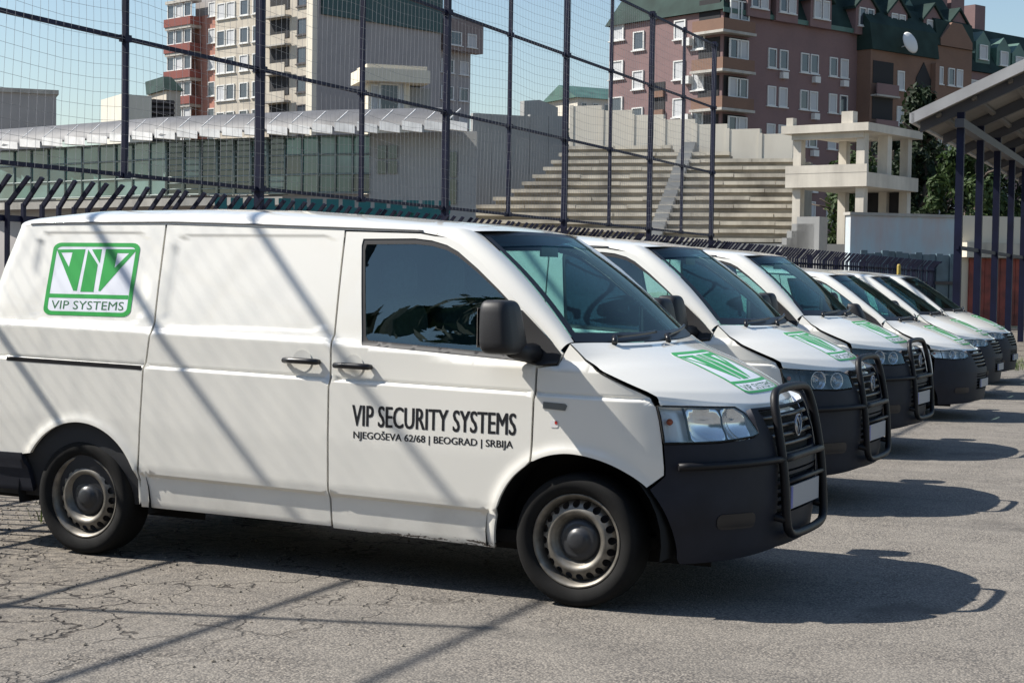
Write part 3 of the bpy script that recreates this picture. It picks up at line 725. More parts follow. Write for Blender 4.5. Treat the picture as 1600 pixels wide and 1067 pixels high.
    for k in range(4):
        zz = .778 + k * .045; yl = .30 + .09 * (zz - .74) / .2
        b = MB(); b.grid([[tuple(P(sy(y), zz + dz) + np.array([dx, 0, 0])) for dz, dx in ((-.006, -.02), (-.005, .0), (.009, -.004), (.011, -.024))] for y in np.concatenate([np.linspace(-yl, -.001, 12), np.linspace(.001, yl, 12)])])
        warped(b.build("grille_slat", M_BLACK, gp))
    if not small:
        em = MB(); c = Vector(P(sy(-.0005), .86)) + Vector((.012, 0, 0)); em.lathe([(.056, 0), (.058, .008), (.05, .01), (.049, 0)], 32, axis='x', c=c)
        for pts in (((-.03, .047), (0, .002), (.03, .047)), ((-.045, .02), (-.022, -.046), (0, -.002), (.022, -.046), (.045, .02))):
            em.tube([(c.x + .006, c.y + a, c.z + d) for a, d in pts], .006, 6)
        recalc(em.build("emblem", mat("dull_chrome", (.35, .36, .38), rough=.3, metal=.9), gp))
    lp = panel("lower_grille", low, M_DARK, root, off=-.03, skirt=0, levels='grid')
    for zz in (.475, .515, .555, .595, .633):
        b = MB(); b.grid([[tuple(P(sy(y), zz + dz) + np.array([dx, 0, 0])) for dz, dx in ((-.008, -.03), (-.008, -.004), (.008, -.004), (.008, -.03))] for y in np.concatenate([np.linspace(-.335, -.001, 10), np.linspace(.001, .335, 10)])], smooth=False)
        warped(b.build("grille_slat", M_PLASTIC, lp))
    xp = .848 if small else .858
    pl = MB(); pl.box(xp, xp + .012, -.26, .26, .462, .575); pl = warped(pl.build("number_plate", M_PLATE, root))
    b = MB(); b.box(xp + .0125, xp + .0145, -.258, -.225, .465, .572); warped(b.build("plate_band", M_BLUE, pl))
    # fog-lamp recess each side of the bumper
    for sd in (1, -1):
        panel("fog_lamp_cover", rr_poly(sy(-.72), sy(-.52), .40, .475, .03), M_BLACK, root, side=sd, off=.008, skirt=.006, g=.03, levels='grid')
    # rear bumper, tail lamps
    rb = [(-3.415, .55), (-3.40, .50), (-3.375, .42), (-3.36, .335), (2 * SMIN + 3.36, .335), (2 * SMIN + 3.375, .42), (2 * SMIN + 3.40, .50), (2 * SMIN + 3.415, .55)]
    panel("rear_bumper", rb, M_PLASTIC, root, off=.012, skirt=.03, levels='grid')
    panel("tail_lamp", [(-3.80, .80), (-3.86, .80), (SMIN + .75, .82), (SMIN + .75, 1.27), (-3.80, 1.30)], M_RED, root, off=.006, skirt=.008, levels='grid', both=True)
    panel("rear_window", [(SMIN - .62, 1.28), (SMIN - .55, 1.70), (SMIN + .55, 1.70), (SMIN + .62, 1.28)], M_BLACK, root, off=.004, skirt=.004, levels='grid')
    # ---- bull bar and rub tube
    if not small:
        lp_ = [(0.875, -0.344, .42), (0.865, -0.344, .60), (0.847, -0.344, .74), (0.817, -0.339, .90), (0.797, -0.325, .98), (0.787, -0.296, 1.025), (0.783, -0.239, 1.048), (0.783, 0.000, 1.055), (0.783, 0.239, 1.048), (0.787, 0.296, 1.025), (0.797, 0.325, .98), (0.817, 0.339, .90), (0.847, 0.344, .74), (0.865, 0.344, .60), (0.875, 0.344, .42), (0.880, 0.325, .365), (0.883, 0.258, .335), (0.885, 0.000, .33), (0.883, -0.258, .335), (0.880, -0.325, .365)]
        # round the loop
        L2 = [Vector(p) for p in lp_]
        for _ in range(2):
            L2 = [w for i in range(len(L2)) for w in (L2[i] * .75 + L2[(i + 1) % len(L2)] * .25, L2[i] * .25 + L2[(i + 1) % len(L2)] * .75)]
        bb = MB(); bb.tube(L2, .022, 10, closed=True); bar = bb.build("bull_bar", M_BAR, root)
        for sg in (-1, 1):
            b = MB(); b.tube([(.76, sg * .344, .43), (.82, sg * .344, .43), (.875, sg * .344, .42)], .02, 8); b.build("bar_mount", M_BAR, bar)
        for sd in (1, -1):
            q = [P(sx(.46), .705)] + [P(s, .707 + .006 * i / 14) for i, s in enumerate(np.linspace(sx(.50), sy(-.40), 14))]
            nn = [sideN(np.array([sx(.46)]), np.array([.705]))[0]] + [sideN(np.array([s]), np.array([.707]))[0] for s in np.linspace(sx(.50), sy(-.40), 14)]
            pts = [tuple((p + n_ * .028) * [1, sd, 1]) for p, n_ in zip(q, nn)] + [(.852, -.344 * sd, .715)]
            b = MB(); b.tube(pts, .0185, 8); b.build("side_tube", M_BAR, bar)
        b = MB(); b.tube([(.855, y, .715) for y in (-.344, -.2, 0, .2, .344)], .02, 8); b.build("cross_tube", M_BAR, bar)
        b = MB(); b.tube([(.868, y, .60) for y in (-.344, 0, .344)], .012, 8); b.build("cross_tube", M_BAR, bar)
    # ---- mirrors
    for sd in (1, -1):
        b = MB(); pl2 = [(-.205, 1.16), (-.115, 1.165), (-.105, 1.22), (-.17, 1.285), (-.33, 1.425), (-.36, 1.43), (-.36, 1.19)]
        tri = panel("mirror_base", pl2, M_MIRR, root, side=sd, off=.012, skirt=.014, g=.05, levels='grid')
        b.tube([(-.24, sd * -.90, 1.22), (-.27, sd * -.98, 1.225), (-.30, sd * -1.04, 1.25)], [.05, .045, .05], 8)
        warped(b.build("mirror_arm", M_MIRR, tri))
        # rounded housing by a superellipsoid
        q = []
        for i in range(15):
            la = -math.pi / 2 + math.pi * i / 14; row = []
            for k in range(25):
                lo = 2 * math.pi * k / 24; sp = lambda v, e: math.copysign(abs(v) ** e, v)
                xx = sp(math.cos(la), .35) * sp(math.cos(lo), .55); yy = sp(math.cos(la), .35) * sp(math.sin(lo), .45); zz = sp(math.sin(la), .42)
                z = 1.348 + .130 * zz; x = -.335 + .085 * xx * (1 - .12 * zz) - .10 * (z - 1.3); y = sd * (-1.068 - .118 * yy * (1 - .10 * zz))
                row.append((x, y, z))
            q.append(row)
        b = MB(); b.grid(q); warped(recalc(b.build("mirror_housing", M_MIRR, tri)))
        b = MB(); b.box(-.428, -.425, min(sd * -.975, sd * -1.16), max(sd * -.975, sd * -1.16), 1.25, 1.44); warped(b.build("mirror_glass", M_CHROME, tri))
    # ---- underbody, liners, interior
    b = MB(); b.box(-3.85, .30, -.80, .80, .27, .33)
    for xc in (-.02, -3.0):
        for sg in (-1, 1):
            b.grid([[(xc + .44 * math.cos(R(a)) * 1.05, sg * y, .335 + .435 * math.sin(R(a))) for y in (.93, .6)] for a in range(-10, 195, 10)])
            b.add([(xc + .6 * i, sg * .6, z) for i in (-1, 1) for z in (.2, .85)], [(0, 1, 3, 2)])
    warped(b.build("underbody", M_DARK, root))
    b = MB(); zz = np.linspace(.3, 1.83, 18); ss = np.linspace(-3.85, -1.34, 20)
    for sg in (1, -1): b.grid([[tuple((P(s, z) + np.array([0, .028, 0])) * [1, sg, 1]) for z in zz] for s in ss])
    zz = np.linspace(.3, 1.225, 10); ss = np.linspace(-1.34, -.5, 10)
    for sg in (1, -1): b.grid([[tuple((P(s, z) + np.array([0, .03, 0])) * [1, sg, 1]) for z in zz] for s in ss])
    zz = np.linspace(.77, 1.185, 6); ss = np.linspace(-.5, -.1, 6)
    for sg in (1, -1): b.grid([[tuple((P(s, z) + np.array([0, .03, 0])) * [1, sg, 1]) for z in zz] for s in ss])
    b.box(-1.40, -1.36, -.78, .78, .3, 1.78)
    warped(b.build("inner_lining", M_INT, root))
    hl = [[tuple(np.array(roof_row(s, q)) * [1, .97, 1] + np.array([0, 0, -.03])) for q in qs] for s in np.linspace(-1.36, -.88, 10)]
    b = MB(); b.grid([r + [tuple(np.array(p) * [1, -1, 1]) for p in r[-2::-1]] for r in hl]); warped(b.build("headliner", mat("headliner_grey", (.07, .075, .08), rough=.95), root))
    b = MB(); dsh = [(-.62, .78), (-.60, .98), (-.52, 1.10), (-.34, 1.155), (-.10, 1.19), (.02, 1.215), (.05, 1.20), (.05, .78)]
    b.prism([(x, -.80, z) for x, z in dsh], (0, 1.60, 0)); dd = warped(recalc(b.build("dashboard", M_INT, root)))
    for yy in (-.48, .08, .50):
        b = MB()
        def slab(c, h, e=.35):
            q = []
            for i in range(9):
                la = -math.pi / 2 + math.pi * i / 8; row = []
                for k in range(17):
                    lo = 2 * math.pi * k / 16; sp = lambda v, e_: math.copysign(abs(v) ** e_, v)
                    row.append((c[0] + h[0] * sp(math.cos(la), e) * sp(math.cos(lo), e) + (h[3] if len(h) > 3 else 0) * math.sin(la), c[1] + h[1] * sp(math.cos(la), e) * sp(math.sin(lo), e), c[2] + h[2] * sp(math.sin(la), e)))
                q.append(row)
            b.grid(q)
        slab((-1.0, yy, .82), (.24, .22, .07)); slab((-1.2, yy, 1.15), (.06, .215, .32, -.05)); 
        st = warped(recalc(b.build("seat", M_SEAT, root)))
        b = MB(); slab((-1.24, yy, 1.58), (.055, .15, .11), .6); warped(recalc(b.build("headrest", M_SEAT, st)))
    b = MB(); cc = Vector((-.70, .50, 1.10)); ax = Vector((-.5, 0, .87)).normalized(); e1 = Vector((0, 1, 0)); e2 = ax.cross(e1)
    b.tube([cc + (e1 * math.cos(t) + e2 * math.sin(t)) * .19 for t in np.linspace(0, 2 * math.pi, 25)[:-1]], .014, 6, closed=True)
    for t in (0.2, math.pi - .2, -math.pi / 2): b.tube([cc, cc + (e1 * math.cos(t) + e2 * math.sin(t)) * .19], .016, 6)
    b.tube([cc, cc - ax * .2], .04, 8); warped(b.build("steering_wheel", M_BLACK, root))
    b = MB(); b.box(-.585, -.575, -.11, .11, 1.70, 1.76); warped(b.build("rear_view_mirror", M_BLACK, root))
    # ---- stickers
    if style == 'first':
        logo(root, -3.33, 1.335, .615, .41, side_surf)
        lettering("door_lettering", "VIP SECURITY SYSTEMS", M_TEXT, root, -1.238, .818, .93, .108, side_surf, bold=.022)
        lettering("address_lettering", "NJEGO\u0160EVA 62/68 | BEOGRAD | SRBIJA", M_TEXT, root, -1.228, .744, .905, .056, side_surf, bold=.018)
    # on the bonnet the badge reads from the front: its top lies towards the windscreen
    logo(root, -.285, .70, .57, .52, hood_surf, flipb=True, g=.06)
    # ---- wheels
    xr = -2.6 if small else -3.0; rr = .94 if small else 1.0; hw = .80 if small else .825
    for x in (0.02 if small else -.02 + .02, xr):
        for sg in (-1, 1): wheel(root, x, sg, hw, .322 * rr, rr * .985)
    WARP[0] = None
    return root

# ------------------------------------------------------------------ ground
gb = MB(); n = 24
xs = sorted(set([-900, -300, -120, -60, 60, 120, 300, 900] + list(np.linspace(-40, 40, 17)))); ys = sorted(set([-900, -300, -120, -60, 80, 120, 300, 900] + list(np.linspace(-40, 60, 21))))
gb.grid([[(x, y, 0.0) for y in ys] for x in xs], smooth=False)
g_ = gb.build("ground", ASPH); bm = bmesh.new(); bm.from_mesh(g_.data); bmesh.ops.recalc_face_normals(bm, faces=bm.faces)
if bm.faces[0].normal.z < 0: bmesh.ops.reverse_faces(bm, faces=bm.faces)
bm.to_mesh(g_.data); bm.free(); tag(g_, kind="structure")

# ------------------------------------------------------------------ tall ball-stop fence behind the parked row
def fx(y): return -5.88 - .048 * y
RAILS = (2.41, 3.57, 4.77, 5.92)
FY0, FY1 = -7.3, 21.3
fence = tag(empty("ball_stop_fence", (fx(5), 5, 0)), "tall navy steel fence with netting, standing behind the parked vans", "fence")
FB = Matrix.Translation((-fx(5), -5, 0))
posts = [(-7.25, 1), (-5.4, 0), (-3.3, 0), (-1.05, 1), (1.15, 1), (3.21, 0), (5.39, 1), (7.50, 0), (9.66, 1), (11.62, 0), (13.68, 1), (15.6, 0), (17.58, 1), (19.38, 0), (21.27, 1)]
for y, thick in posts:
    w = .036 if thick else .022
    b = MB(FB); b.box(fx(y) - w, fx(y) + w, y - w, y + w, 0 if thick else 2.41, 5.98); b.build("post", M_NAVY, fence)
for y, thick in posts:
    for z in RAILS:
        w = (.036 if thick else .022) + .012; b = MB(FB); b.box(fx(y) - w, fx(y) + w, y - w - .01, y + w + .01, z - .03, z + .03); b.build("clamp", M_NAVY, fence)
for z in RAILS:
    w = .0175; b = MB(FB); b.prism([(fx(FY0) - w + .0, FY0, z - w), (fx(FY0) + w, FY0, z - w), (fx(FY0) + w, FY0, z + w), (fx(FY0) - w, FY0, z + w)], (fx(FY1) - fx(FY0), FY1 - FY0, 0)); recalc(b.build("rail", M_NAVY, fence))
def net(name, y0, y1, z0, z1, par, cy, cz, r=.0016, seed=1):
    """knotted netting: sagging cords, too fine to pick apart one by one"""
    rnd = random.Random(seed); b = MB(FB)
    ph1, ph2 = rnd.uniform(0, 6), rnd.uniform(0, 6)
    def pt(y, z): 
        t = (z - z0) / (z1 - z0)
        return Vector((fx(y) + .05 + .03 * math.sin(y * 1.1 + ph1) * math.sin(math.pi * t), y + .03 * math.sin(z * 2 + ph2 + y * .7), z - .035 * math.sin(math.pi * ((y - 1.15) / 2.06 % 1)) * (1 - .5 * t) + .012 * math.sin(y * 3.1 + z)))
    def cord(ps):
        n = len(ps); d = r
        for i in range(n - 1):
            a, c = ps[i], ps[i + 1]; t = (c - a).normalized(); u = t.cross(Vector((1, 0, 0))).normalized() * d; w = Vector((d, 0, 0))
            b.add([a + u, a - u * .5 + w * .87, a - u * .5 - w * .87, c + u, c - u * .5 + w * .87, c - u * .5 - w * .87], [(0, 1, 4, 3), (1, 2, 5, 4), (2, 0, 3, 5)])
    for z in np.arange(z0 + cz, z1, cz): cord([pt(y, z) for y in np.arange(y0, y1 + .01, .4)])
    for y in np.arange(y0 + cy, y1, cy): cord([pt(y, z) for z in np.linspace(z0, z1, 9)])
    o = b.build(name, M_NET, par); o["kind"] = "stuff"; return o
net("netting", FY0, FY1, 2.41, 5.92, fence, .10, .115)

# lower palisade with bent tips, running on past the tall fence
pal = tag(empty("palisade_fence", (fx(5), 5, 0)), "low navy palisade fence with bent spike tips behind the parked vehicles", "fence")
bar_b = MB(); bar_b.box(-.014, .014, -.016, .016, .0, 2.10)
bar_b.prism([(-.012, -.014, 2.09), (.016, -.014, 2.075), (.016, .014, 2.075), (-.012, .014, 2.09)], (.19, 0, .215))
bar_m = bar_b.mesh("bent_bar", M_NAVY)
yb = FY0 + .1; k = 0
while yb < 50:
    o = bpy.data.objects.new("bent_bar", bar_m); link(o, pal); o.location = (fx(yb) + .09 - fx(5), yb - 5, 0); k += 1
    o.rotation_euler = (random.gauss(0, .004), random.gauss(0, .006), random.gauss(0, .06)); yb += .2 if yb < 24 else .25
for z in (.35, 1.15, 1.98):
    b = MB(FB); w = .024; b.prism([(fx(FY0) + .05, FY0, z - w), (fx(FY0) + .075, FY0, z - w), (fx(FY0) + .075, FY0, z + w), (fx(FY0) + .05, FY0, z + w)], (fx(50) - fx(FY0), 50 - FY0, 0)); recalc(b.build("rail", M_NAVY, pal))
for y in (23.5, 26.5, 29.5, 32.5, 36, 40, 44, 48):
    b = MB(FB); b.box(fx(y) - .05, fx(y) + .045, y - .05, y + .05, 0, 2.2); b.build("post", M_NAVY, pal)
# yellow marker posts
M_YEL = mat("yellow_paint", (.36, .26, .04), rough=.5, noise=(5, .3, 4))
def marker(p, h, label):
    b = MB(); b.lathe([(.055, 0), (.055, h), (.04, h + .04), (.0005, h + .05)], 14, axis='z'); o = recalc(b.build("marker_post", M_YEL)); o.location = p
    tag(o, label, "post", "yellow marker posts")
    c = MB(); c.lathe([(.057, h * .55), (.059, h * .56), (.059, h * .7), (.057, h * .71)], 14, axis='z'); c.build("band", M_BLACK, o)
q = at(1404, 440, 46.5); marker((q[0], q[1], 0), 2.05, "yellow post by the palisade beyond the small delivery cars")
q = at(2, 430, 13.6); marker((-5.62, 1.78, 0), 1.62, "yellow post at the left edge behind the lettered van")

# ------------------------------------------------------------------ buildings
class Bld:
    """local frame: x along the main face, -y its outward side, origin at the near corner on the ground"""
    def __init__(s, name, px, D, deg, label, cat="building", group=None):
        p = at(px, 440, D); s.a = heading(deg); s.root = tag(empty(name, (p[0], p[1], 0), s.a), label, cat, group, "thing")
        s.o = np.array([p[0], p[1]]); s.ux = np.array([math.cos(s.a), math.sin(s.a)]); s.uy = np.array([-math.sin(s.a), math.cos(s.a)])
    def A(s, px, py, y=0.0):
        """point of the plane local y = const seen at a pixel: (x, z)"""
        d = ray(px, py); t = (y + (s.o - CAM_P[:2]) @ s.uy) / (d[:2] @ s.uy); w = CAM_P + t * d
        return float((w[:2] - s.o) @ s.ux), float(w[2])
    def B(s, px, py, x=0.0):
        d = ray(px, py); t = (x + (s.o - CAM_P[:2]) @ s.ux) / (d[:2] @ s.ux); w = CAM_P + t * d
        return float((w[:2] - s.o) @ s.uy), float(w[2])
    def box(s, name, m, x0, x1, y0, y1, z0, z1, parent=None):
        b = MB(); b.box(min(x0, x1), max(x0, x1), min(y0, y1), max(y0, y1), z0, z1); return b.build(name, m, parent or s.root)
M_PANE = mat("far_pane", (.05, .06, .075), rough=.12, spec=.8)
M_BLIND = mat("roller_blind", (.46, .47, .48), rough=.7)
M_WFR = mat("window_frame_white", (.62, .62, .60), rough=.6)
M_WDK = mat("window_frame_dark", (.06, .05, .05), rough=.6)
_wm = {}
def win_meshes(key):
    if key not in _wm:
        fr = MB(); t = .09
        fr.box(-.5, .5, -.10, .02, .5 - t * .7, .5); fr.box(-.5, .5, -.10, .02, -.5, -.5 + t * .7); fr.box(-.5, -.5 + t, -.10, .02, -.5 + t * .7, .5 - t * .7); fr.box(.5 - t, .5, -.10, .02, -.5 + t * .7, .5 - t * .7)
        fr.box(-.62, .62, -.16, .02, -.56, -.502)
        pn = MB(); pn.box(-.5 + t * .9, .5 - t * .9, -.03, .01, -.46, .46)
        _wm[key] = (fr.mesh("window", key[0]), pn.mesh("pane", key[1]))
    return _wm[key]
def window(B_, face, u, z, w, h, fr=None, pane=None, at_=0.0):
    fm, pm = win_meshes((fr or M_WFR, pane or M_PANE))
    o = bpy.data.objects.new("window", fm); link(o, B_.root)
    if face == 'A': o.location = (u, at_, z)
    else: o.location = (at_, u, z); o.rotation_euler.z = -math.pi / 2
    o.scale = (w, 1, h)
    p_ = bpy.data.objects.new("pane", pm); link(p_, o)
    return o
def blind_or_pane(p=.5): return M_BLIND if random.random() < p else M_PANE

# --- brick apartment block with green roofs (right, far)
M_BRICK = brick_wall_mat("purple_brick", (.185, .122, .122), (.23, .15, .145), (.13, .095, .10))
M_BRICK2 = brick_wall_mat("brown_brick", (.18, .11, .08), (.22, .135, .10), (.12, .08, .065))
M_GROOF = mat("green_sheet_roof", (.022, .042, .037), rough=.75, spec=.15, noise=(.6, .35, 6))
M_GLIGHT = mat("green_sheet_trim", (.06, .13, .105), rough=.5, noise=(.6, .3, 5))
M_CONC = concrete_mat("weathered_concrete", (.44, .42, .38), (.13, .12, .11))
M_DARKR = mat("recess_shade_black", (.02, .02, .022), rough=.9)  # near-black for flat sheets: shade of openings put into the colour
bk = Bld("brick_apartment_block", 1122, 128, 50, "dark red brick apartment block with green mansard roof and paired windows")
L = bk.A(1512, 200)[0]
zt = bk.A(1160, 20)[1]; depth = bk.B(951, 150)[0]
bk.box("wall", M_BRICK, .0, L, 0, depth, 0, zt)
xb0, xb1 = bk.A(1338, 150)[0], bk.A(1440, 160)[0]
zb_ = bk.A(1405, 84, -1.4)[1]; bk.box("wall", M_BRICK2, xb0, xb1, -1.4, -.004, 0, zb_)
xc0, xc1 = bk.A(1446, 160)[0], bk.A(1502, 160)[0]
zc_ = bk.A(1472, 72, -1.0)[1]; bk.box("wall", M_BRICK2, xc0, xc1, -1.0, -.004, 0, zc_)
for x0_, x1_, y0_, z0_ in ((xb0 - .1, xb1 + .1, -1.65, zb_), (xc0 - .1, xc1 + .1, -1.2, zc_)):
    b = MB(); b.prism([(x0_, y0_, z0_), (x0_, y0_ + .35, z0_ + 2.2), (x0_, .3, zt + 2.6), (x0_, .3, z0_)], (x1_ - x0_, 0, 0)); recalc(b.build("roof_slope", mat("green_sheet_roof", (.02, .05, .042)), bk.root))
# mansard roof in stepped sheets
def mansard(x0, x1, y0, y1, z0, z1, ins, name="roof"):
    b = MB(); b.add([(x0, y0, z0), (x1, y0, z0), (x1, y1, z0), (x0, y1, z0), (x0 + ins, y0 + ins, z1), (x1 - ins, y0 + ins, z1), (x1 - ins, y1 - ins, z1), (x0 + ins, y1 - ins, z1)], [(0, 1, 5, 4), (1, 2, 6, 5), (2, 3, 7, 6), (3, 0, 4, 7), (4, 5, 6, 7)])
    o = b.build(name, M_GROOF, bk.root); return o
rf = mansard(-.3, L + .3, -.3, depth + .3, zt, zt + 6.5, 3.0)
xt0 = bk.A(1215, 60)[0]
mansard(xt0, L - .5, 2.5, depth, zt + 3.5, bk.A(1470, 4, 4.7)[1], 2.2)
L2 = bk.A(1660, 150, 1.0)[0]; zw = bk.A(1560, 118, 1.0)[1]
bk.box("wing_wall", M_BRICK, L + .01, L2, 1.0, depth, 0, zw)
mansard(L - .2, L2, .7, depth, zw, bk.A(1560, 52, 3.2)[1], 2.5)
bk.box("cornice", M_GLIGHT, -.35, L + .3, -.36, -.302, zt - .25, zt + .12)
for px in (1178, 1222, 1275, 1345, 1395, 1450, 1490):      # seams and dormers on the mansard
    x = bk.A(px, 10)[0]; b = MB(); b.prism([(x - 1.3, -.55, zt - .3), (x + 1.3, -.55, zt - .3), (x + 1.3, -.55, zt + 2.0), (x, -.55, zt + 3.2), (x - 1.3, -.55, zt + 2.0)], (0, 2.6, 0)); d = recalc(b.build("dormer", M_BRICK, bk.root))
    for sg in (-1, 1):
        b = MB(); b.prism([(x, -.75, zt + 3.42), (x + sg * 1.6, -.75, zt + 1.95), (x + sg * 1.6, -.75, zt + 1.72), (x, -.75, zt + 3.18)], (0, 3.0, 0)); recalc(b.build("dormer_roof", M_GROOF, d))
    for sg in (-1, 1):
        o = window(bk, 'A', x + sg * .52, zt + 1.15, .85, 1.5, pane=blind_or_pane(.7), at_=-.57)
for px, py in ((1242, 8), (1300, 14), (1420, 34), (1448, 40), (1536, 82), (1568, 92), (1592, 100)):      # upper dormers and chimneys
    x, z = bk.A(px, py, 1.2)
    b = MB(); b.prism([(x - 1.1, 1.2, z - 1), (x + 1.1, 1.2, z - 1), (x + 1.1, 1.2, z + .9), (x, 1.2, z + 1.9), (x - 1.1, 1.2, z + .9)], (0, 3, 0)); recalc(b.build("dormer", M_GLIGHT, bk.root)); window(bk, 'A', x, z, 1.2, 1.3, pane=M_BLIND, at_=1.18)
for px, py, w in ((1452, 0, 1.6), (1485, 8, 1.0), (1520, 24, .8), (1395, -20, 1.2)):
    x, z = bk.A(px, py, 4.0); bk.box("chimney", M_BRICK, x - w, x + w, 3.2, 5.0, z - 5, z + .8)
# windows of the main face: columns by rows
ztop_row = bk.A(1210, 92)[1]; row_h = 2.95
cols = [bk.A(p, 95)[0] for p in (1206, 1224, 1257, 1272, 1302, 1319)]
for r in range(7):
    z = ztop_row - r * row_h
    for i, x in enumerate(cols): window(bk, 'A', x, z, .98, 1.55, pane=blind_or_pane(.45))
    for i, x in enumerate(cols[::2]):
        if r % 2 == 0 or i == 1: bk.box("air_conditioner", M_WFR, x + .95, x + 1.6, -.4, -.004, z - 1.5, z - 1.0)
# corner loggias with glazing
for r in range(-1, 7):
    z = ztop_row - r * row_h; x0, x1 = .15, bk.A(1166, 95)[0]
    bk.box("loggia_slab", M_CONC, -.9, x1 + .2, -.85, -.006, z - 1.62, z - 1.42)
    bk.box("loggia_slab", M_CONC, -.9, -.006, .006, 2.6, z - 1.62, z - 1.42); bk.box("loggia_shade", M_DARKR, -.05, -.006, .3, 2.5, z - 1.3, z + 1.15); bk.box("loggia_front", M_BRICK2, -.8, -.7, -.8, 2.5, z - 1.41, z - .55)
    bk.box("loggia_shade", M_DARKR, x0, x1, -.05, -.006, z - 1.3, z + 1.15)  # flat dark sheets, inner shade of the corner loggias as colour
    bk.box("loggia_front", M_BRICK2, x0 - .9, x1 + .1, -.8, -.7, z - 1.41, z - .55)
    window(bk, 'A', x0 + .9, z + .25, 1.3, 1.5, pane=blind_or_pane(.5), at_=-.3); window(bk, 'A', x1 - .8, z + .25, 1.3, 1.5, pane=blind_or_pane(.6), at_=-.3)
# loggia tower between the two wings, tall arch beside it
for r in range(0, 7):
    z = ztop_row - .6 - r * row_h
    xa, xb = bk.A(1340, 110)[0] + .2, bk.A(1374, 115)[0]
    bk.box("loggia_shade", M_DARKR, xa, xb, -1.45, -1.41, z - .5, z + 1.35); bk.box("loggia_front", M_BRICK, xa - .1, xb + .1, -2.0, -1.9, z - 1.45, z - .55); bk.box("loggia_slab", M_CONC, xa - .2, xb + .2, -2.05, -1.404, z - 1.6, z - 1.46)  # loggia interior is a flat dark sheet, its shade painted
    window(bk, 'A', bk.A(1386, 115)[0], z, .9, 1.6, pane=blind_or_pane(.4), at_=-1.41)
xa, xb = bk.A(1408, 140)[0] + .1, bk.A(1432, 140)[0]
za, zb = bk.A(1420, 100)[1], 3.0
b = MB(); b.prism([(xa, -1.48, zb), (xb, -1.48, zb), (xb, -1.48, za - 1.4), ((xa + xb) / 2, -1.48, za), (xa, -1.48, za - 1.4)], (0, .06, 0)); recalc(b.build("arch_shade", M_DARKR, bk.root))  # dark sheet on the wall paints the shade inside the arch
bk.box("pier", M_BRICK2, xb + .05, xb + .6, -1.9, -1.404, 0, za); 
x_, z_ = bk.A(1385, 70)
dish = MB(); dish.lathe([(.0005, .0), (.45, .05), (.8, .17), (.95, .27), (.93, .29), (.0005, .03)], 24, axis='y'); dish.v = [Matrix.Translation((x_, -2.7, z_)) @ Matrix.Rotation(R(-18), 4, 'X') @ v for v in dish.v]
dish.tube([(x_, -2.6, z_), (x_, -1.9, z_ - .3), (x_, -1.4, z_ - .4)], .05, 6); recalc(dish.build("satellite_dish", M_WFR, bk.root))
# gabled wing
xg = (xc0 + xc1) / 2; b = MB(); b.prism([(xc0 + .3, -1.22, zc_), (xc1 - .3, -1.22, zc_), (xc1 - .3, -1.22, zc_ + .6), (xg + .7, -1.22, zc_ + 2.1), (xg - .7, -1.22, zc_ + 2.1), (xc0 + .3, -1.22, zc_ + .6)], (0, 2.4, 0)); recalc(b.build("gable", M_BRICK2, bk.root))
for r in range(7):
    z = ztop_row + .4 - r * row_h
    for px in (1453, 1471, 1484): window(bk, 'A', bk.A(px, 100)[0], z, .9, 1.5, pane=blind_or_pane(.5), at_=-1.01)
    for px in (1520, 1531, 1566, 1577): window(bk, 'A', bk.A(px, 100, 1.0)[0], min(z - .3, zw - .9) if r == 0 else z - .3, 1.0, 1.5, pane=blind_or_pane(.6), at_=.99)
    xa, xb = bk.A(1541, 100, 1.0)[0], bk.A(1558, 100, 1.0)[0]; bk.box("loggia_shade", M_DARKR, xa, xb, .95, .996, z - 1.2, z + .9)  # shaded loggia opening drawn as a flat dark sheet
# lit left face
for r in range(-1, 7):
    for k, py_ in enumerate((952 + 12, 998, 1062, 1092)):
        u, z = bk.B(py_, 110); z = z - r * row_h - (.8 if k % 2 else 0)
        if r == -1: z += .2
        window(bk, 'B', u, z, 1.25 if k else 1.6, 1.5, pane=blind_or_pane(.6), at_=-.02)
    u, z = bk.B(1060, 110); bk.box("air_conditioner", M_WFR, -.5, -.004, u - 1.6, u - .8, z - r * row_h - 1.2, z - r * row_h - .6)
u0, u1 = bk.B(1040, 100)[0], bk.B(1017, 100)[0]; bk.box("stair_shade", M_DARKR, -.05, -.006, u0, u1, 3, zt - 5)  # stairwell shade painted as one dark sheet on the face
zz = 4.0
while zz < zt - 5.3: bk.box("stair_band", M_BRICK2, -.25, -.052, u0, u1, zz, zz + .5); zz += 1.5
# --- small houses on the rise between the blocks
h2 = Bld("hill_house", 898, 210, 62, "pale house with light green roof on the rise beside the brick block", "house")
x1 = h2.A(958, 150)[0]; z0, z1 = h2.A(920, 165)[1], h2.A(920, 154)[1]
h2.box("wall", concrete_mat("cream_render", (.62, .58, .5), (.42, .38, .33), .3), 0, x1 + 3, 0, 8, 0, z1)
b = MB(); b.prism([(-.5, -.5, z1), (-.5, 8.5, z1), (-.5, 4, z1 + 1.9)], (x1 + 4, 0, 0)); recalc(b.build("roof", M_GLIGHT, h2.root))
for k in range(3): window(h2, 'A', .9 + k * 1.7, z1 - 1.2, .8, 1.2)

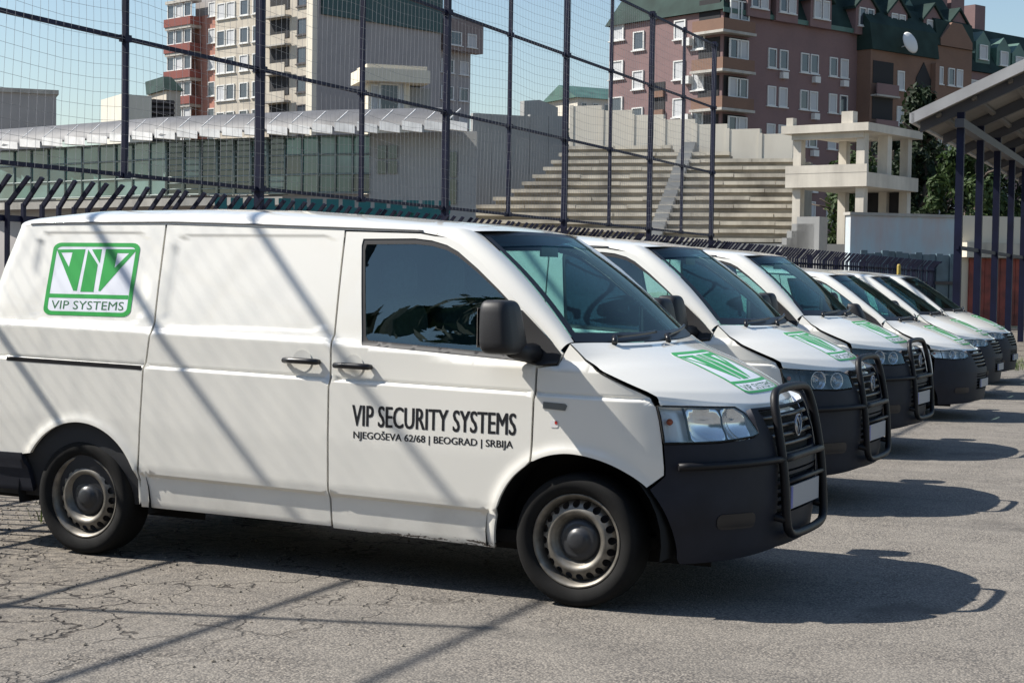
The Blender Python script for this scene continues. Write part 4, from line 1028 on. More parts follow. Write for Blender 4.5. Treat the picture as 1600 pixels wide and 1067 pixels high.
# --- beige tower block (left, far)
M_BEIGE = concrete_mat("beige_render", (.50, .455, .38), (.34, .30, .26), .6)
M_GREYW = concrete_mat("grey_render", (.36, .34, .33), (.26, .25, .25), .5)
M_PINK = brick_wall_mat("pink_brick", (.36, .17, .13), (.42, .21, .16), (.26, .13, .11))
tw = Bld("beige_tower_block", 490, 172, 44, "beige apartment tower with a blank grey gable wall and green top", "building")
xr = tw.A(688, 100)[0]; yl = tw.B(342, 100)[0]
zr0 = tw.A(560, 32)[1]
tw.box("wall", M_GREYW, .004, xr, 0, yl, 0, zr0 + 12)
tw.box("wall", M_BEIGE, -.5, .0, .3, yl, 0, zr0 + 12)
tw.box("corner_trim", mat("cream_trim", (.68, .63, .52), rough=.8), -.7, -.1, -.25, .7, 0, zr0 + 12)
b = MB(); b.prism([(.6, -.3, zr0), (xr, -.3, zr0), (xr, -.3, zr0 + 12), (.6, -.3, zr0 + 12)], (0, .29, 0)); recalc(b.build("green_cladding", mat("dark_green_sheet", (.03, .075, .075), rough=.6), tw.root))
x0, x1 = tw.A(692, 100)[0], tw.A(741, 100)[0]
zz = tw.A(710, 80)[1]
tw.box("wall", M_GREYW, x0, x1, .6, yl - 4, 0, tw.A(715, 25)[1])
tw.box("bay", brick_wall_mat("grey_brick", (.22, .18, .17), (.26, .21, .2), (.17, .15, .15)), x0 + .3, x1 + .8, -.6, .596, zz, tw.A(715, 32)[1])
for r in range(5):
    z = tw.A(710, 62)[1] - r * 2.95; window(tw, 'A', (x0 + x1) / 2 - 1.2, z, 2.0, 1.5, pane=blind_or_pane(.3), at_=-.62 if z > zz else .58); window(tw, 'A', (x0 + x1) / 2 + 1.4, z, 1.4, 1.5, pane=blind_or_pane(.7), at_=-.62 if z > zz else .58)
# dark windows on the blank wall edge and the sunlit face
for r in range(9):
    z = tw.A(480, 84)[1] + 2 * 2.95 - r * 2.95
    window(tw, 'B', .3 + 1.3, z, 1.6, 1.7, fr=M_WDK, at_=-.52)
    for k, px in enumerate((443, 424, 408, 388, 367, 352)):
        u = tw.B(px, 60)[0]
        if k in (0, 1):
            if k == 0:
                bw = abs(tw.B(430, 60)[0] - tw.B(460, 60)[0])
                tw.box("loggia_shade", M_DARKR, -.56, -.505, u - bw / 2, u + bw / 2, z - .9, z + 1.1); tw.box("loggia_front", M_BEIGE, -1.3, -1.2, u - bw / 2 - .2, u + bw / 2 + .2, z - 1.55, z - .6); tw.box("loggia_slab", M_CONC, -1.35, -.505, u - bw / 2 - .25, u + bw / 2 + .25, z - 1.75, z - 1.56)  # dark sheet carries the shade inside the loggia as colour
            continue
        window(tw, 'B', u, z, 1.5, 1.7, pane=blind_or_pane(.35), at_=-.52)
# red-brick stair tower at its far side
rb = Bld("red_brick_tower", 342, 186, 44, "red brick tower with glazed corner bays beside the beige tower", "building")
yl2 = rb.B(280, 100)[0]; rb.box("wall", M_PINK, 0, 9, 0, yl2, 0, rb.B(300, 28)[1]); rb.box("upper_wall", M_GREYW, .5, 8, 1.0, yl2 * .7, 0, rb.B(330, -40)[1])
M_REDP = brick_wall_mat("red_brick", (.20, .07, .06), (.25, .095, .08), (.14, .055, .055))
for r in range(8):
    z = rb.B(300, 62)[1] + 3 - r * 2.95
    b = MB(); u0, u1 = yl2 * .45, yl2 + .8
    rb.box("bay_front", M_REDP, -1.6, -.004, u0, u1, z - 1.6, z - .7); rb.box("bay_slab", M_CONC, -1.5, -.004, u0 + .1, u1 - .1, z + 1.0, z + 1.34)
    for k in range(3): window(rb, 'B', u0 + (u1 - u0) * (.18 + .32 * k), z + .15, (u1 - u0) * .27, 1.6, pane=blind_or_pane(.5), at_=-1.2)
    window(rb, 'B', yl2 * .2, z, 1.3, 1.6, pane=blind_or_pane(.4), at_=-.02)
# low grey block at the left edge, flat-roofed block with louvres
lo = Bld("low_grey_block", -40, 150, 70, "low plain grey block at the left edge above the curved roof", "building")
x1 = lo.A(88, 160)[0]; z1 = lo.A(40, 146)[1]; lo.box("wall", M_GREYW, 0, x1, 0, 10, 0, z1); lo.box("roof_edge", M_CONC, -.2, x1 + .2, -.2, 10.2, z1, z1 + .4)
lv = Bld("louvred_plant_room", 188, 140, 60, "small pale plant room with black louvres beside the red brick tower", "building")
x1 = lv.A(275, 160)[0]; z1 = lv.A(230, 150)[1]; lv.box("wall", concrete_mat("cream_render2", (.6, .58, .5), (.45, .42, .36), .3), 0, x1 * .55, 0, 6, 0, z1); lv.box("louvre_box", M_DARKR, x1 * .55 + .02, x1, .5, 6, 0, z1 - .2)
for k in range(6): lv.box("louvre", M_WDK, x1 * .55 + .02, x1, .3, .496, z1 - .5 - k * .45, z1 - .3 - k * .45)
bs = Bld("green_roof_house", 258, 170, 60, "green roofed house just visible left of the red brick tower", "house")
x1 = bs.A(282, 150)[0]; z1 = bs.A(270, 142)[1]; bs.box("wall", M_BEIGE, 0, x1, 0, 8, 0, z1); b = MB(); b.prism([(-.3, -.3, z1), (x1 + .3, -.3, z1), (x1 * .8, 2, z1 + 1.6), (x1 * .2, 2, z1 + 1.6)], (0, 6, 0)); recalc(b.build("roof", M_GROOF, bs.root))

# --- curved stadium lodge with glazed front and scalloped eaves
M_ROOFG = mat("grey_sheet_roof", (.10, .10, .105), rough=.6, noise=(1.2, .25, 5))
M_FASC = mat("white_fascia", (.74, .73, .71), rough=.55, noise=(2, .2, 4))
M_TEAL = mat("teal_glazing", (.06, .15, .14), rough=.06, spec=.9, noise=(.35, .6, 3))
M_TEALD = mat("dark_glazing_and_reflection", (.03, .05, .05), rough=.05, spec=.9)  # dark panes; also paints dark reflections into the lodge glass
M_TEALL = mat("light_glazing_reflection", (.13, .22, .21), rough=.1, spec=.8, noise=(.35, .5, 3))  # lighter tone paints bright reflections into single panes
M_MULL = mat("mullion_grey", (.16, .2, .19), rough=.5)
lodge = at(360, 440, 74); lodge = tag(empty("curved_lodge", (lodge[0], lodge[1], 0)), "curved glazed stadium lodge with grey roof and white scalloped eaves", "building")
LO = np.array([lodge.location.x, lodge.location.y, 0])
def lp(px, z, off=0.0):
    """plan curve of the glazed front"""
    D = float(np.interp(px, [-120, 0, 250, 500, 740], [92, 85, 77, 72.5, 70])) + off
    d = ray(px, 440); w = CAM_P + d * D; return Vector((w[0] - LO[0], w[1] - LO[1], z))
zg0, zg1, ze = 5.1, 7.55, 7.75
pxs = list(np.linspace(-110, 730, 25))
b = MB(); b.grid([[lp(p, z, o) for z, o in ((ze, -1.3), (ze + .25, -1.2), (ze + .95, 0.3), (ze + 1.15, 4))] for p in np.linspace(-110, 690, 50)]); recalc(b.build("roof", M_ROOFG, lodge))
rf_ = [c for c in lodge.children][-1]
for i in range(24):
    p0, p1 = pxs[i], pxs[i + 1]; w = p1 - p0
    b = MB(); b.add([lp(p0, ze - .10, -1.35), lp(p1 - w * .1, ze - .22, -1.35), lp(p1 - w * .1, ze + .12, -1.35), lp(p0, ze + .28, -1.35), lp(p0, ze - .10, -.9), lp(p1 - w * .1, ze - .22, -.9), lp(p1 - w * .1, ze + .12, -.9), lp(p0, ze + .28, -.9)], [(0, 1, 2, 3), (4, 7, 6, 5), (0, 4, 5, 1), (3, 2, 6, 7), (1, 5, 6, 2), (0, 3, 7, 4)])
    recalc(b.build("eaves_scallop", M_FASC, lodge))
    b = MB(); q0, q1 = lp(p0 + w * .1, ze + .32, -1.05), lp(p0 + w * .6, ze + .86, .1); b.tube([q0, q1], .03, 5); b.build("roof_seam", M_FASC, rf_)
gpx = list(np.linspace(-110, 575, 27))
for i in range(26):
    p0, p1 = gpx[i], gpx[i + 1]; dk = 255 < (p0 + p1) / 2 < 432  # dk: stretch where a mirrored building is put into the pane colours
    for z0, z1 in ((zg0, 5.9), (5.9, 6.75), (6.75, zg1)):
        b = MB(); b.add([lp(p0, z0), lp(p1, z0), lp(p1, z1), lp(p0, z1), lp(p0, z0, .1), lp(p1, z0, .1), lp(p1, z1, .1), lp(p0, z1, .1)], [(0, 1, 2, 3), (4, 7, 6, 5), (0, 4, 5, 1), (3, 2, 6, 7), (1, 5, 6, 2), (0, 3, 7, 4)]); b.build("pane", random.choice([M_TEALD, M_TEALD, M_TEALD, M_TEALL] if dk else ([M_TEALL, M_TEALL, M_TEAL] if p0 < 255 else [M_TEAL, M_TEAL, M_TEALL, M_TEALD])), lodge)
    b = MB(); b.tube([lp(p0, zg0, -.05), lp(p0, zg1, -.05)], .05 if not dk else .075, 5); b.build("mullion", M_MULL, lodge)
    if dk:
        for zz_ in (5.35, 5.62, 6.18, 6.46, 7.02, 7.28):  # added bars draw the window grid of a building mirrored in the glass
            b = MB(); b.tube([lp(p0, zz_, -.03), lp(p1, zz_, -.03)], .03, 5); b.build("reflected_bar", M_MULL, lodge)
for z in (zg0, 5.9, 6.75, zg1):
    b = MB(); b.tube([lp(p, z, -.04) for p in gpx], .045, 5); b.build("transom", M_MULL, lodge)
b = MB(); b.grid([[lp(p, z, .3) for z in (0, zg0 - .05)] for p in np.linspace(-110, 575, 20)]); b.build("base_wall", M_GREYW, lodge)
b = MB(); b.grid([[lp(p, z, o) for z, o in ((4.55, -1.2), (4.9, -1.25), (4.95, .3))] for p in np.linspace(-110, 440, 20)], smooth=False); recalc(b.build("balcony_edge", M_CONC, lodge))
M_GREYP = concrete_mat("grey_plaster", (.33, .33, .32), (.22, .22, .22), .5)
b = MB(); b.grid([[lp(p, z, .05) for z in (0, zg1 + .1)] for p in (575, 640, 700, 742)], smooth=False); wl_ = b.build("end_wall", M_GREYP, lodge)
for px, w, z0, z1 in ((594, 7, 5.9, 7.1), (611, 7, 5.9, 7.1), (706, 5, 4.6, 6.8)):
    for (a0, a1) in ((z0, (z0 + z1) / 2 - .04), ((z0 + z1) / 2 + .04, z1)):
        b = MB(); b.add([lp(px - w, a0, -.02), lp(px + w, a0, -.02), lp(px + w, a1, -.02), lp(px - w, a1, -.02)], [(0, 1, 2, 3)]); b.build("window_pane", M_TEALD, wl_)
# teal seats in front of the lodge
M_SEATT = mat("teal_seat", (.025, .14, .14), rough=.5)
sm_ = MB(); sm_.box(-.23, .23, -.2, .25, .35, .42); sm_.box(-.23, .23, .18, .25, .42, .85); sm_.box(-.2, .2, -.05, .1, 0, .348); seat_me = sm_.mesh("stadium_seat", M_SEATT)
deck = tag(empty("seat_deck", (LO[0], LO[1], 0)), "stepped concrete deck of teal seats below the curved lodge", "stand")
for r_ in range(4):
    D = 60 + r_ * 1.1; z = 2.5 + r_ * .36; a, c = at(330, 440, D), at(705 - (3 - r_) * 12, 440, D); v = Vector((c[0] - a[0], c[1] - a[1], 0)); L_ = v.length; ang = math.atan2(v.y, v.x)
    b = MB(Matrix.Translation((a[0] - LO[0], a[1] - LO[1], 0)) @ Matrix.Rotation(ang, 4, 'Z')); b.box(0, L_, -.35, .748, 0, z); b.build("step", M_CONC, deck)
    n_ = int(L_ / .58)
    for k in range(n_):
        o = bpy.data.objects.new("stadium_seat", seat_me); link(o, deck); p_ = a[:2] + (c[:2] - a[:2]) * (k + .5) / n_; o.location = (p_[0] - LO[0], p_[1] - LO[1], z); o.rotation_euler.z = ang
# pale penthouse on the roof
pt = Bld("roof_penthouse", 572, 92, 72, "small cream penthouse with flat roof and window above the lodge roof", "building")
x1 = pt.A(668, 150)[0]; z0, z1 = pt.A(600, 190)[1], pt.A(600, 130)[1]
M_CREAM = concrete_mat("cream_plaster", (.66, .60, .49), (.5, .44, .36), .3)
pt.box("wall", M_CREAM, 0, x1 * .7, 0, 2, 0, z1); pt.box("wall", M_GREYP, x1 * .7, x1 * 1.1, .6, 2, 0, z1 - .1)
pt.box("roof_slab", M_CREAM, -.5, x1 * .98, -.8, 2.2, z1, z1 + .7); pt.box("roof_slab", M_CREAM, -.2, x1 * .95, -.5, 2.0, z1 + .702, z1 + .95)
window(pt, 'A', pt.A(608, 150)[0], pt.A(608, 155)[1], 1.2, 1.7, pane=M_PANE); window(pt, 'A', pt.A(585, 150)[0], pt.A(585, 155)[1], .4, 1.6, pane=M_BLIND); window(pt, 'A', pt.A(626, 150)[0], pt.A(626, 150)[1], .35, 1.9, pane=M_BLIND)

# --- walls and concrete terraces
gw = Bld("grey_boundary_wall", 735, 84, 66, "grey shaded concrete wall between the lodge and the terraces", "wall")
x1 = gw.A(886, 200)[0]; z1 = gw.A(760, 178)[1]
for k in range(5): gw.box("wall_panel", M_GREYP, x1 * k / 5 + .01, x1 * (k + 1) / 5 - .01, 0, .3, 0, z1 + (0 if k < 3 else .1))
ww = Bld("white_boundary_wall", 889, 83, 114, "long pale concrete wall above the terraces, below the brick block", "wall")
x1 = ww.A(1240, 210)[0]; z1 = ww.A(900, 166)[1]; npan = 7; zsl = (ww.A(1230, 209)[1] - z1); M_PALE = concrete_mat("pale_concrete", (.62, .58, .50), (.4, .36, .3), .35)
for k in range(npan):
    ww.box("wall_panel", M_PALE, x1 * k / npan + .03, x1 * (k + 1) / npan - .03, 0, .3, 0, z1 + zsl * k / (npan - 1))
    ww.box("pilaster", M_PALE, x1 * k / npan - .1, x1 * k / npan + .1, -.03, -.002, 0, z1 + zsl * k / (npan - 1) + .05)
hs = Bld("broken_parapet", 815, 100, 60, "pale broken parapet peeking over the grey wall", "wall")
x1 = hs.A(872, 165)[0]; b = MB(); b.prism([(0, 0, 0), (x1, 0, 0), (x1, 0, hs.A(868, 168)[1]), (x1 * .75, 0, hs.A(850, 162)[1]), (x1 * .45, 0, hs.A(838, 156)[1]), (0, 0, hs.A(822, 158)[1])], (0, .5, 0)); recalc(b.build("wall", M_GREYP, hs.root))
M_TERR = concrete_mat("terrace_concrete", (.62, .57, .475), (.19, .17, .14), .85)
M_TERRD = concrete_mat("terrace_riser_shade", (.34, .31, .255), (.13, .115, .095), .8)  # darker than the slabs: shade under the bench overhang put into the colour
te = Bld("concrete_terraces", 716, 75, 108, "stained old concrete terraces rising in many steps behind the fence", "stand")
xR = te.A(1232, 330)[0]; nst = 13; run = .62; zlow = te.A(1000, 374)[1]; rise = (te.A(950, 231, 12 * run)[1] - zlow) / 12; zb0 = zlow + 1.2
left_px = np.interp(np.arange(nst), [0, 3, 4, 6, 9, 12], [712, 722, 741, 798, 848, 885])
for k in range(nst):
    z = zb0 + k * rise - 1.2; y = k * run; xl = te.A(float(left_px[k]), 374 - 143 * k / 12, y)[0]; 
    xr_ = xR if k < 11 else (te.A(1140, 240, y)[0] if k == 11 else te.A(1048, 236, y)[0])
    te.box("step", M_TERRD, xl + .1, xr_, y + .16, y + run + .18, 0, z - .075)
    # bench slabs, cast in lengths that have settled a little
    xa = xl; j = 0
    while xa < xr_ - .3:
        xe = min(xa + 2.4 + random.uniform(-.05, .05), xr_); dz = random.gauss(0, .012)
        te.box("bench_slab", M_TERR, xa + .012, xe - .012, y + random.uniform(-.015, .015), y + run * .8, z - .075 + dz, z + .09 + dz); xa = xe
# stair aisle
xs0, xs1 = te.A(1020, 345)[0], te.A(1078, 240, nst * run)[0]
for k in range(nst * 2):
    z = zb0 - 1.2 + k * rise / 2; y = k * run / 2 - .28; xm = xs0 + (xs1 - xs0) * k / (nst * 2)
    te.box("aisle_step", M_GREYP, xm - .28, xm + .34, y + .1, y + run, max(0, z - .5), z + .05)
b = MB(); b.prism([(te.A(690, 330)[0] - 2, -.5, 0), (xR + 3, -.5, 0), (xR + 3, -.5, zb0 - 1.35), (te.A(690, 330)[0] - 2, -.5, zb0 - 1.35)], (0, .4, 0)); recalc(b.build("front_wall", M_GREYP, te.root))
# --- open concrete frame of an unfinished stair tower
M_FRAME = concrete_mat("frame_concrete", (.56, .52, .45), (.27, .25, .22), .7)
cf = Bld("concrete_frame_tower", 1234, 68, 128, "open pale concrete frame with columns and two slabs beside the terraces", "structure")
cf.root["category"] = "tower"
x1 = cf.A(1349, 260)[0]; dp = 4.4
z3 = cf.A(1290, 212)[1]; z2 = cf.A(1290, 282)[1]
cf.box("roof_slab", M_FRAME, -.35, x1 + .35, -.35, dp + .3, z3 + .1, z3 + .42); cf.box("roof_upstand", M_FRAME, -.2, .1, -.2, .1, z3 + .42, z3 + .75); cf.box("roof_upstand", M_FRAME, x1 - .9, x1 - .4, -.2, .2, z3 + .42, z3 + .9)
cf.box("floor_slab", M_FRAME, -.2, x1 + .25, -.2, dp + .2, z2 - .28, z2 + .28)
for x in (.2, x1 * .33, x1 * .66, x1 - .15):
    for y in (.2, dp - .2):
        if y < 1 and x1 * .2 < x < x1 * .8: continue
        cf.box("column", M_FRAME, x - .18, x + .18, y - .18, y + .18, 0, z2 - .28); cf.box("column", M_FRAME, x - .18, x + .18, y - .18, y + .18, z2 + .28, z3 + .1)
cf.box("column", M_FRAME, x1 - .37, x1 + .07, dp * .5 - .2, dp * .5 + .2, z2 + .28, z3 + .1); cf.box("roof_beam", M_FRAME, .0, x1, -.1, .25, z3 - .14, z3 + .098)
cf.box("parapet", M_FRAME, -.2, x1 + .25, -.21, -.05, z2 + .281, z2 + .6)
for k in range(9): cf.box("stair_step", M_GREYP, -.9 + k * .22, -.3 + k * .22 + .4, -1.1, -.4, 0, 1.9 + k * .28)
cf.box("opening_shade", M_DARKR, x1 * .25, x1 * .9, dp - .1, dp + .1, 0, z2 - .3)  # added dark sheet, shade of the open lower storey as colour
# --- painted walls, red gate, lean-to beyond the palisade
M_BLUEW = concrete_mat("pale_blue_paint", (.44, .52, .55), (.50, .36, .33), .95)
bw = Bld("pale_blue_wall", 1327, 57, 72, "pale blue painted wall with peeling stains in front of the concrete frame", "wall")
x1 = bw.A(1494, 360)[0]; z1 = bw.A(1400, 338)[1]; bw.box("wall", M_BLUEW, 0, x1, 0, .35, 0, z1); bw.box("coping", M_CONC, -.06, x1 + .05, -.06, .4, z1, z1 + .1)
cw = Bld("cream_kiosk", 1502, 59, 72, "low cream kiosk with red metal doors behind the canopy posts", "kiosk")
x1 = cw.A(1625, 360)[0]; z1 = cw.A(1550, 338)[1]; zd = cw.A(1550, 402)[1]
cw.box("wall", M_CREAM, 0, x1, 0, 3, 0, z1); cw.box("canopy_band", M_TERR, -.1, x1 + .1, -.5, -.002, zd - .02, zd + .5)
M_REDD = mat("red_steel", (.25, .045, .03), rough=.55, noise=(2.5, .5, 6))
nd = 9; xa, xb = cw.A(1512, 440)[0], x1 - .1
for k in range(nd): cw.box("door_panel", M_REDD, xa + (xb - xa) * k / nd + .015, xa + (xb - xa) * (k + 1) / nd - .015, -.08 - .02 * (k % 2), -.004, .1, zd - .05)
M_TEALW = mat("blue_sheet", (.10, .15, .18), rough=.5, noise=(1.5, .5, 5))
sh = Bld("blue_sheet_hoarding", 1345, 54.5, 72, "dark blue corrugated hoarding below the pale blue wall", "hoarding")
x1 = sh.A(1494, 430)[0]; z1 = sh.A(1420, 395)[1]; n_ = 14
for k in range(n_): sh.box("sheet", M_TEALW, x1 * k / n_ + .01, x1 * (k + 1) / n_ - .01, 0 if k % 2 else .04, .1, 0.02, z1 + random.uniform(-.06, .06))
sh.box("rail", M_WDK, 0, x1, -.06, -.004, z1 * .6, z1 * .6 + .1)

# --- canopy with navy posts (right edge)
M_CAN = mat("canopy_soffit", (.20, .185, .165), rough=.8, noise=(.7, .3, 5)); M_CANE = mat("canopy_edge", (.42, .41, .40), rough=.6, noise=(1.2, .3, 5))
cp0 = at(1430, 182, 34.0); rootc = tag(empty("canopy_shelter", (cp0[0], cp0[1], 0), heading(0) * 0 + math.atan2(1, -.048) - math.pi / 2), "sloping canopy on navy posts at the right edge", "shelter")
# local: y runs away along the fence line, x to the right
zc = cp0[2]; Wc, Lc = 6.5, 26.0; sl = .46
def cz(x): return zc + sl * x
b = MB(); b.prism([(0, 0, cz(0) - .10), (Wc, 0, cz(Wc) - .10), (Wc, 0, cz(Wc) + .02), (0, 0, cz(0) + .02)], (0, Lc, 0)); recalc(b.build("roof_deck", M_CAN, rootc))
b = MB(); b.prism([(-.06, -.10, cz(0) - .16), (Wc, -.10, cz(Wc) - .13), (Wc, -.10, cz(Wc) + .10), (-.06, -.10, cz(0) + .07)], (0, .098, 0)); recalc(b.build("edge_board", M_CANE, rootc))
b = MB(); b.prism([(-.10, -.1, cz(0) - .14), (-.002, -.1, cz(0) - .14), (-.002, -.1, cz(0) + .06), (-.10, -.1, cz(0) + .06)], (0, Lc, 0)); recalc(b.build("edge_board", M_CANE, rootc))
for k in range(9):
    y = .35 + k * 3.15
    b = MB(); b.prism([(.05, y, cz(.05) - .32), (Wc, y, cz(Wc) - .42), (Wc, y, cz(Wc) - .105), (.05, y, cz(.05) - .105)], (0, .14, 0)); recalc(b.build("rafter", mat("rafter_steel", (.07, .07, .08), rough=.6), rootc))
for k in range(9):
    x = .4 + k * .7; b = MB(); b.prism([(x, .1, cz(x) - .20), (x + .08, .1, cz(x) - .165), (x + .08, .1, cz(x) - .105), (x, .1, cz(x) - .145)], (0, Lc - .2, 0)); recalc(b.build("purlin", mat("purlin_timber", (.13, .115, .10), rough=.8), rootc))
xpst = .86
for k in range(8):
    y = .42 + k * 3.15; b = MB(); b.box(xpst - .075, xpst + .075, y - .075, y + .075, 0, cz(xpst) - .30); b.build("post", M_NAVY, rootc)
b = MB(); b.box(xpst - .09, xpst + .09, .2, Lc - .5, cz(xpst) - .62, cz(xpst) - .44); b.build("beam", mat("rafter_steel", (.07, .07, .08)), rootc)
b = MB(); b.box(xpst - .03, xpst + .03, .3, Lc - 1, 2.28, 2.36); b.build("rail", M_NAVY, rootc)
for k in range(5):
    y = .42 + k * 6.3; b = MB(); b.box(Wc - .6, Wc - .45, y - .075, y + .075, 0, cz(Wc - .5) - .40); b.build("post", M_NAVY, rootc)

# ------------------------------------------------------------------ trees
def leaf_mat(name, c, c2):
    if name in MATS: return MATS[name]
    m = mat(name, c, rough=.65, spec=.3); nt = m.node_tree; b = nt.nodes["Principled BSDF"]
    g = nt.nodes.new("ShaderNodeObjectInfo"); tc = nt.nodes.new("ShaderNodeTexCoord")
    n = nt.nodes.new("ShaderNodeTexNoise"); n.inputs["Scale"].default_value = 1.1; n.inputs["Detail"].default_value = 5; nt.links.new(tc.outputs["Object"], n.inputs["Vector"])
    r = nt.nodes.new("ShaderNodeMapRange"); r.inputs[1].default_value = .3; r.inputs[2].default_value = .7; nt.links.new(n.outputs["Fac"], r.inputs[0])
    a = nt.nodes.new("ShaderNodeMixRGB"); a.inputs[1].default_value = (*c, 1); a.inputs[2].default_value = (*c2, 1); nt.links.new(r.outputs[0], a.inputs[0]); nt.links.new(a.outputs[0], b.inputs["Base Color"])
    tr = nt.nodes.new("ShaderNodeBsdfTranslucent"); nt.links.new(a.outputs[0], tr.inputs[0]); mx = nt.nodes.new("ShaderNodeMixShader"); mx.inputs[0].default_value = .25
    out = nt.nodes["Material Output"]; nt.links.new(b.outputs[0], mx.inputs[1]); nt.links.new(tr.outputs[0], mx.inputs[2]); nt.links.new(mx.outputs[0], out.inputs[0])
    return m
M_LEAF = leaf_mat("leaf_dark", (.012, .022, .01), (.022, .038, .014))
M_LEAF2 = leaf_mat("leaf_light", (.028, .052, .016), (.055, .088, .026))
M_BARK = mat("bark", (.09, .07, .055), rough=.95, noise=(6, .4, 5))
def tree(p, h, rx, label, m, seed, nleaf=2600, leaf=.22, group="trees beyond the terraces", base=.3, cone=0.0):
    rnd = random.Random(seed); t = tag(empty("tree", (p[0], p[1], 0)), label, "tree", group)
    b = MB(); pts = [Vector((0, 0, 0))]; 
    for k in range(1, 7): pts.append(Vector((rnd.gauss(0, .12) * k * .5, rnd.gauss(0, .12) * k * .5, h * .86 * k / 6)))
    b.tube(pts, [h * .022 * (1 - .13 * k) for k in range(7)], 8); b.build("trunk", M_BARK, t)
    limbs = []
    for k in range(9):
        i = rnd.randint(2, 5); a = rnd.uniform(0, 6.28); l = rx * rnd.uniform(.5, .85); s = pts[i]; e = s + Vector((math.cos(a) * l, math.sin(a) * l, l * rnd.uniform(.3, .8))); limbs.append((s, (s + e) / 2 + Vector((0, 0, .1 * l)), e))
    for l in limbs:
        lb = MB(); lb.tube(l, [h * .01, h * .007, h * .004], 6); lb.build("limb", M_BARK, t)
    clumps = []
    for k in range(34):
        z = rnd.uniform(base, 1.0); f = math.sin(math.pi * min(1, (z - base) / (1 - base) * .86 + .14)) ** .6 if not cone else (1 - (z - base) / (1 - base)) ** .8
        a = rnd.uniform(0, 6.28); r_ = rx * f * math.sqrt(rnd.random()) * .85; clumps.append((Vector((math.cos(a) * r_, math.sin(a) * r_, z * h * .94)), rx * rnd.uniform(.2, .38)))
    b = MB()
    for k in range(nleaf):
        c, r_ = clumps[rnd.randrange(len(clumps))]; d = Vector((rnd.gauss(0, 1), rnd.gauss(0, 1), rnd.gauss(0, 1))).normalized() * r_ * rnd.random() ** .45; q = c + d
        nrm = (d.normalized() + Vector((rnd.gauss(0, .5), rnd.gauss(0, .5), rnd.gauss(.3, .5)))).normalized(); u = nrm.orthogonal().normalized(); u = Matrix.Rotation(rnd.uniform(0, 6.28), 3, nrm) @ u; w = nrm.cross(u); l = leaf * rnd.uniform(.6, 1.3)
        b.add([q - u * l, q - w * l * .5 + nrm * l * .12, q + u * l, q + w * l * .5 + nrm * l * .12], [(0, 1, 2, 3)])
    o = b.build("crown", m, t); return t
p = at(1432, 440, 84); tree(p, 11.8, 2.5, "dark slim tree just right of the open concrete frame", M_LEAF, 3, 5200, .2, base=.12, cone=.6)
p = at(1462, 440, 88); tree(p, 10.4, 2.8, "dark bushy tree behind the slim tree, partly under the canopy edge", M_LEAF, 4, 5200, .2, base=.12)
p = at(1512, 440, 80); tree(p, 8.9, 2.6, "sunlit light green tree seen between the canopy posts", M_LEAF2, 5, 5200, .19, base=.15)
p = at(1330, 440, 86); tree(p, 8.4, 2.6, "green tree seen through the upper opening of the concrete frame", M_LEAF2, 6, 4200, .19, base=.2)
p = at(1385, 440, 94); tree(p, 10.2, 3.0, "dark tree directly behind the concrete frame tower", M_LEAF, 7, 4800, .21, base=.15)
p = at(1562, 440, 92); tree(p, 9.6, 2.8, "dark tree behind the right-hand canopy posts", M_LEAF, 8, 4200, .2, base=.15)
p = at(905, 440, 190); tree(p, 20.6, 3.2, "small green tree top rising over the pale wall left of the brick block", M_LEAF2, 9, 1500, .35, base=.6)
# wood on the far side of the car park, behind the viewer: one mass that shows only as a reflection in the side glass
b = MB(); rnd = random.Random(11)
for k in range(15000):
    x = rnd.uniform(-42, 32); top = 12.2 + 1.6 * math.sin(x * .31) + 1.1 * math.sin(x * .83 + 1) + .6 * math.sin(x * 2.1); z = top * rnd.random() ** .6; q = Vector((x, -34 + rnd.gauss(0, 1.6), z))
    u = Vector((rnd.gauss(0, 1), rnd.gauss(0, .5), rnd.gauss(0, 1))).normalized(); w = u.orthogonal().normalized(); l = rnd.uniform(.35, .75); b.add([q - u * l, q - w * l * .6, q + u * l, q + w * l * .6], [(0, 1, 2, 3)])
tag(b.build("treeline", M_LEAF), "dark treeline across the car park, mirrored in the door window", "trees", kind="stuff")

# ------------------------------------------------------------------ grass, pebbles
M_GRASS = leaf_mat("grass_blade", (.07, .12, .03), (.13, .16, .05))
def tufts(name, spots, label, n=60, h=.16):
    b = MB(); rnd = random.Random(len(spots))
    for (x, y, r_) in spots:
        for k in range(n):
            a = rnd.uniform(0, 6.28); d = r_ * rnd.random() ** .7; p0 = Vector((x + math.cos(a) * d, y + math.sin(a) * d, 0)); a2 = rnd.uniform(0, 6.28); ln = h * rnd.uniform(.5, 1.2); w = Vector((math.cos(a2 + 1.57), math.sin(a2 + 1.57), 0)) * .006
            m1 = p0 + Vector((math.cos(a2) * ln * .2, math.sin(a2) * ln * .2, ln * .6)); e = p0 + Vector((math.cos(a2) * ln * .6, math.sin(a2) * ln * .6, ln * .85)); b.add([p0 - w, p0 + w, m1 + w * .8, m1 - w * .8, e], [(0, 1, 2, 3), (3, 2, 4)])
    return tag(b.build(name, M_GRASS), label, "grass", kind="stuff")
sp = [(fx(y) + random.uniform(.0, .55), y, random.uniform(.1, .3)) for y in np.arange(-6, 22, .42)] + [(-4.3 + random.uniform(-.6, .4), random.uniform(-2.4, 1.5), .2) for k in range(4)]
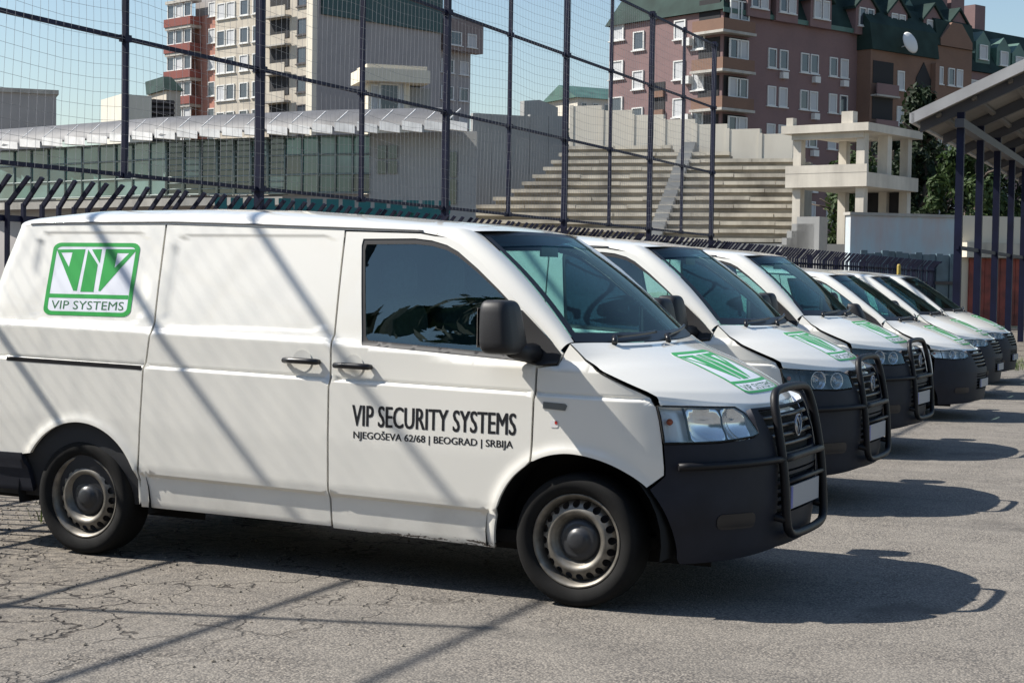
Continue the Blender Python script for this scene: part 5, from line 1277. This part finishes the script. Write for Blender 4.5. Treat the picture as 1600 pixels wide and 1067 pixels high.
tufts("grass_tufts", sp, "weeds growing along the foot of the fence", 26, .14)
q = at(1592, 578, 31.5); sp = [(q[0] + random.uniform(-2, 4), q[1] + random.uniform(-.8, 1.2), .4) for k in range(40)]
tufts("grass_verge", sp, "strip of grass beyond the last small car", 60, .22)
b = MB(); rnd = random.Random(5)
for k in range(2600):
    x = -4.8 + abs(rnd.gauss(0, 1.5)); y = rnd.uniform(-5, 1.0); s = rnd.uniform(.003, .011) * (1.5 if rnd.random() < .1 else 1)
    o = Vector((x, y, s * .3)); vs = [o + Vector((rnd.uniform(.6, 1.2) * dx, rnd.uniform(.6, 1.2) * dy, rnd.uniform(.5, .9) * dz)) * s for dx, dy, dz in ((1, 0, 0), (0, 1, 0), (-1, 0, 0), (0, -1, 0), (0, 0, 1), (0, 0, -.4))]
    b.add(vs, [(0, 1, 4), (1, 2, 4), (2, 3, 4), (3, 0, 4), (1, 0, 5), (2, 1, 5), (3, 2, 5), (0, 3, 5)])
tag(b.build("gravel", mat("loose_grit", (.24, .21, .17), rough=.95, noise=(3, .6, 3))), "loose grit scattered over the broken asphalt", "gravel", kind="stuff")

# ------------------------------------------------------------------ the parked row
GRP = "white vehicles parked in a row"
v1 = make_van('first'); tag(v1, "white van nearest the camera, green sticker and black lettering on its side", "van", GRP)
v2 = make_van('later'); v2.location = (-.50, 3.70, 0); tag(v2, "second white van in the row, right behind the lettered one, with bull bar", "van", GRP)
v3 = copy_tree(v2); v3.location = (-.95, 7.50, 0); tag(v3, "third white van in the row, last one with a bull bar", "van", GRP)
c4 = make_van('small'); c4.location = (-1.22, 11.9, 0); tag(c4, "small white delivery car next to the third van, no bull bar", "car", GRP)
c5 = copy_tree(c4); c5.location = (-1.68, 15.9, 0); tag(c5, "small white delivery car in the middle of the three low ones", "car", GRP)
c6 = copy_tree(c4); c6.location = (-2.0, 19.3, 0); tag(c6, "last small white delivery car at the far end of the row", "car", GRP)
v2.rotation_euler.z = R(.6); v3.rotation_euler.z = R(-.5); c5.rotation_euler.z = R(.7)
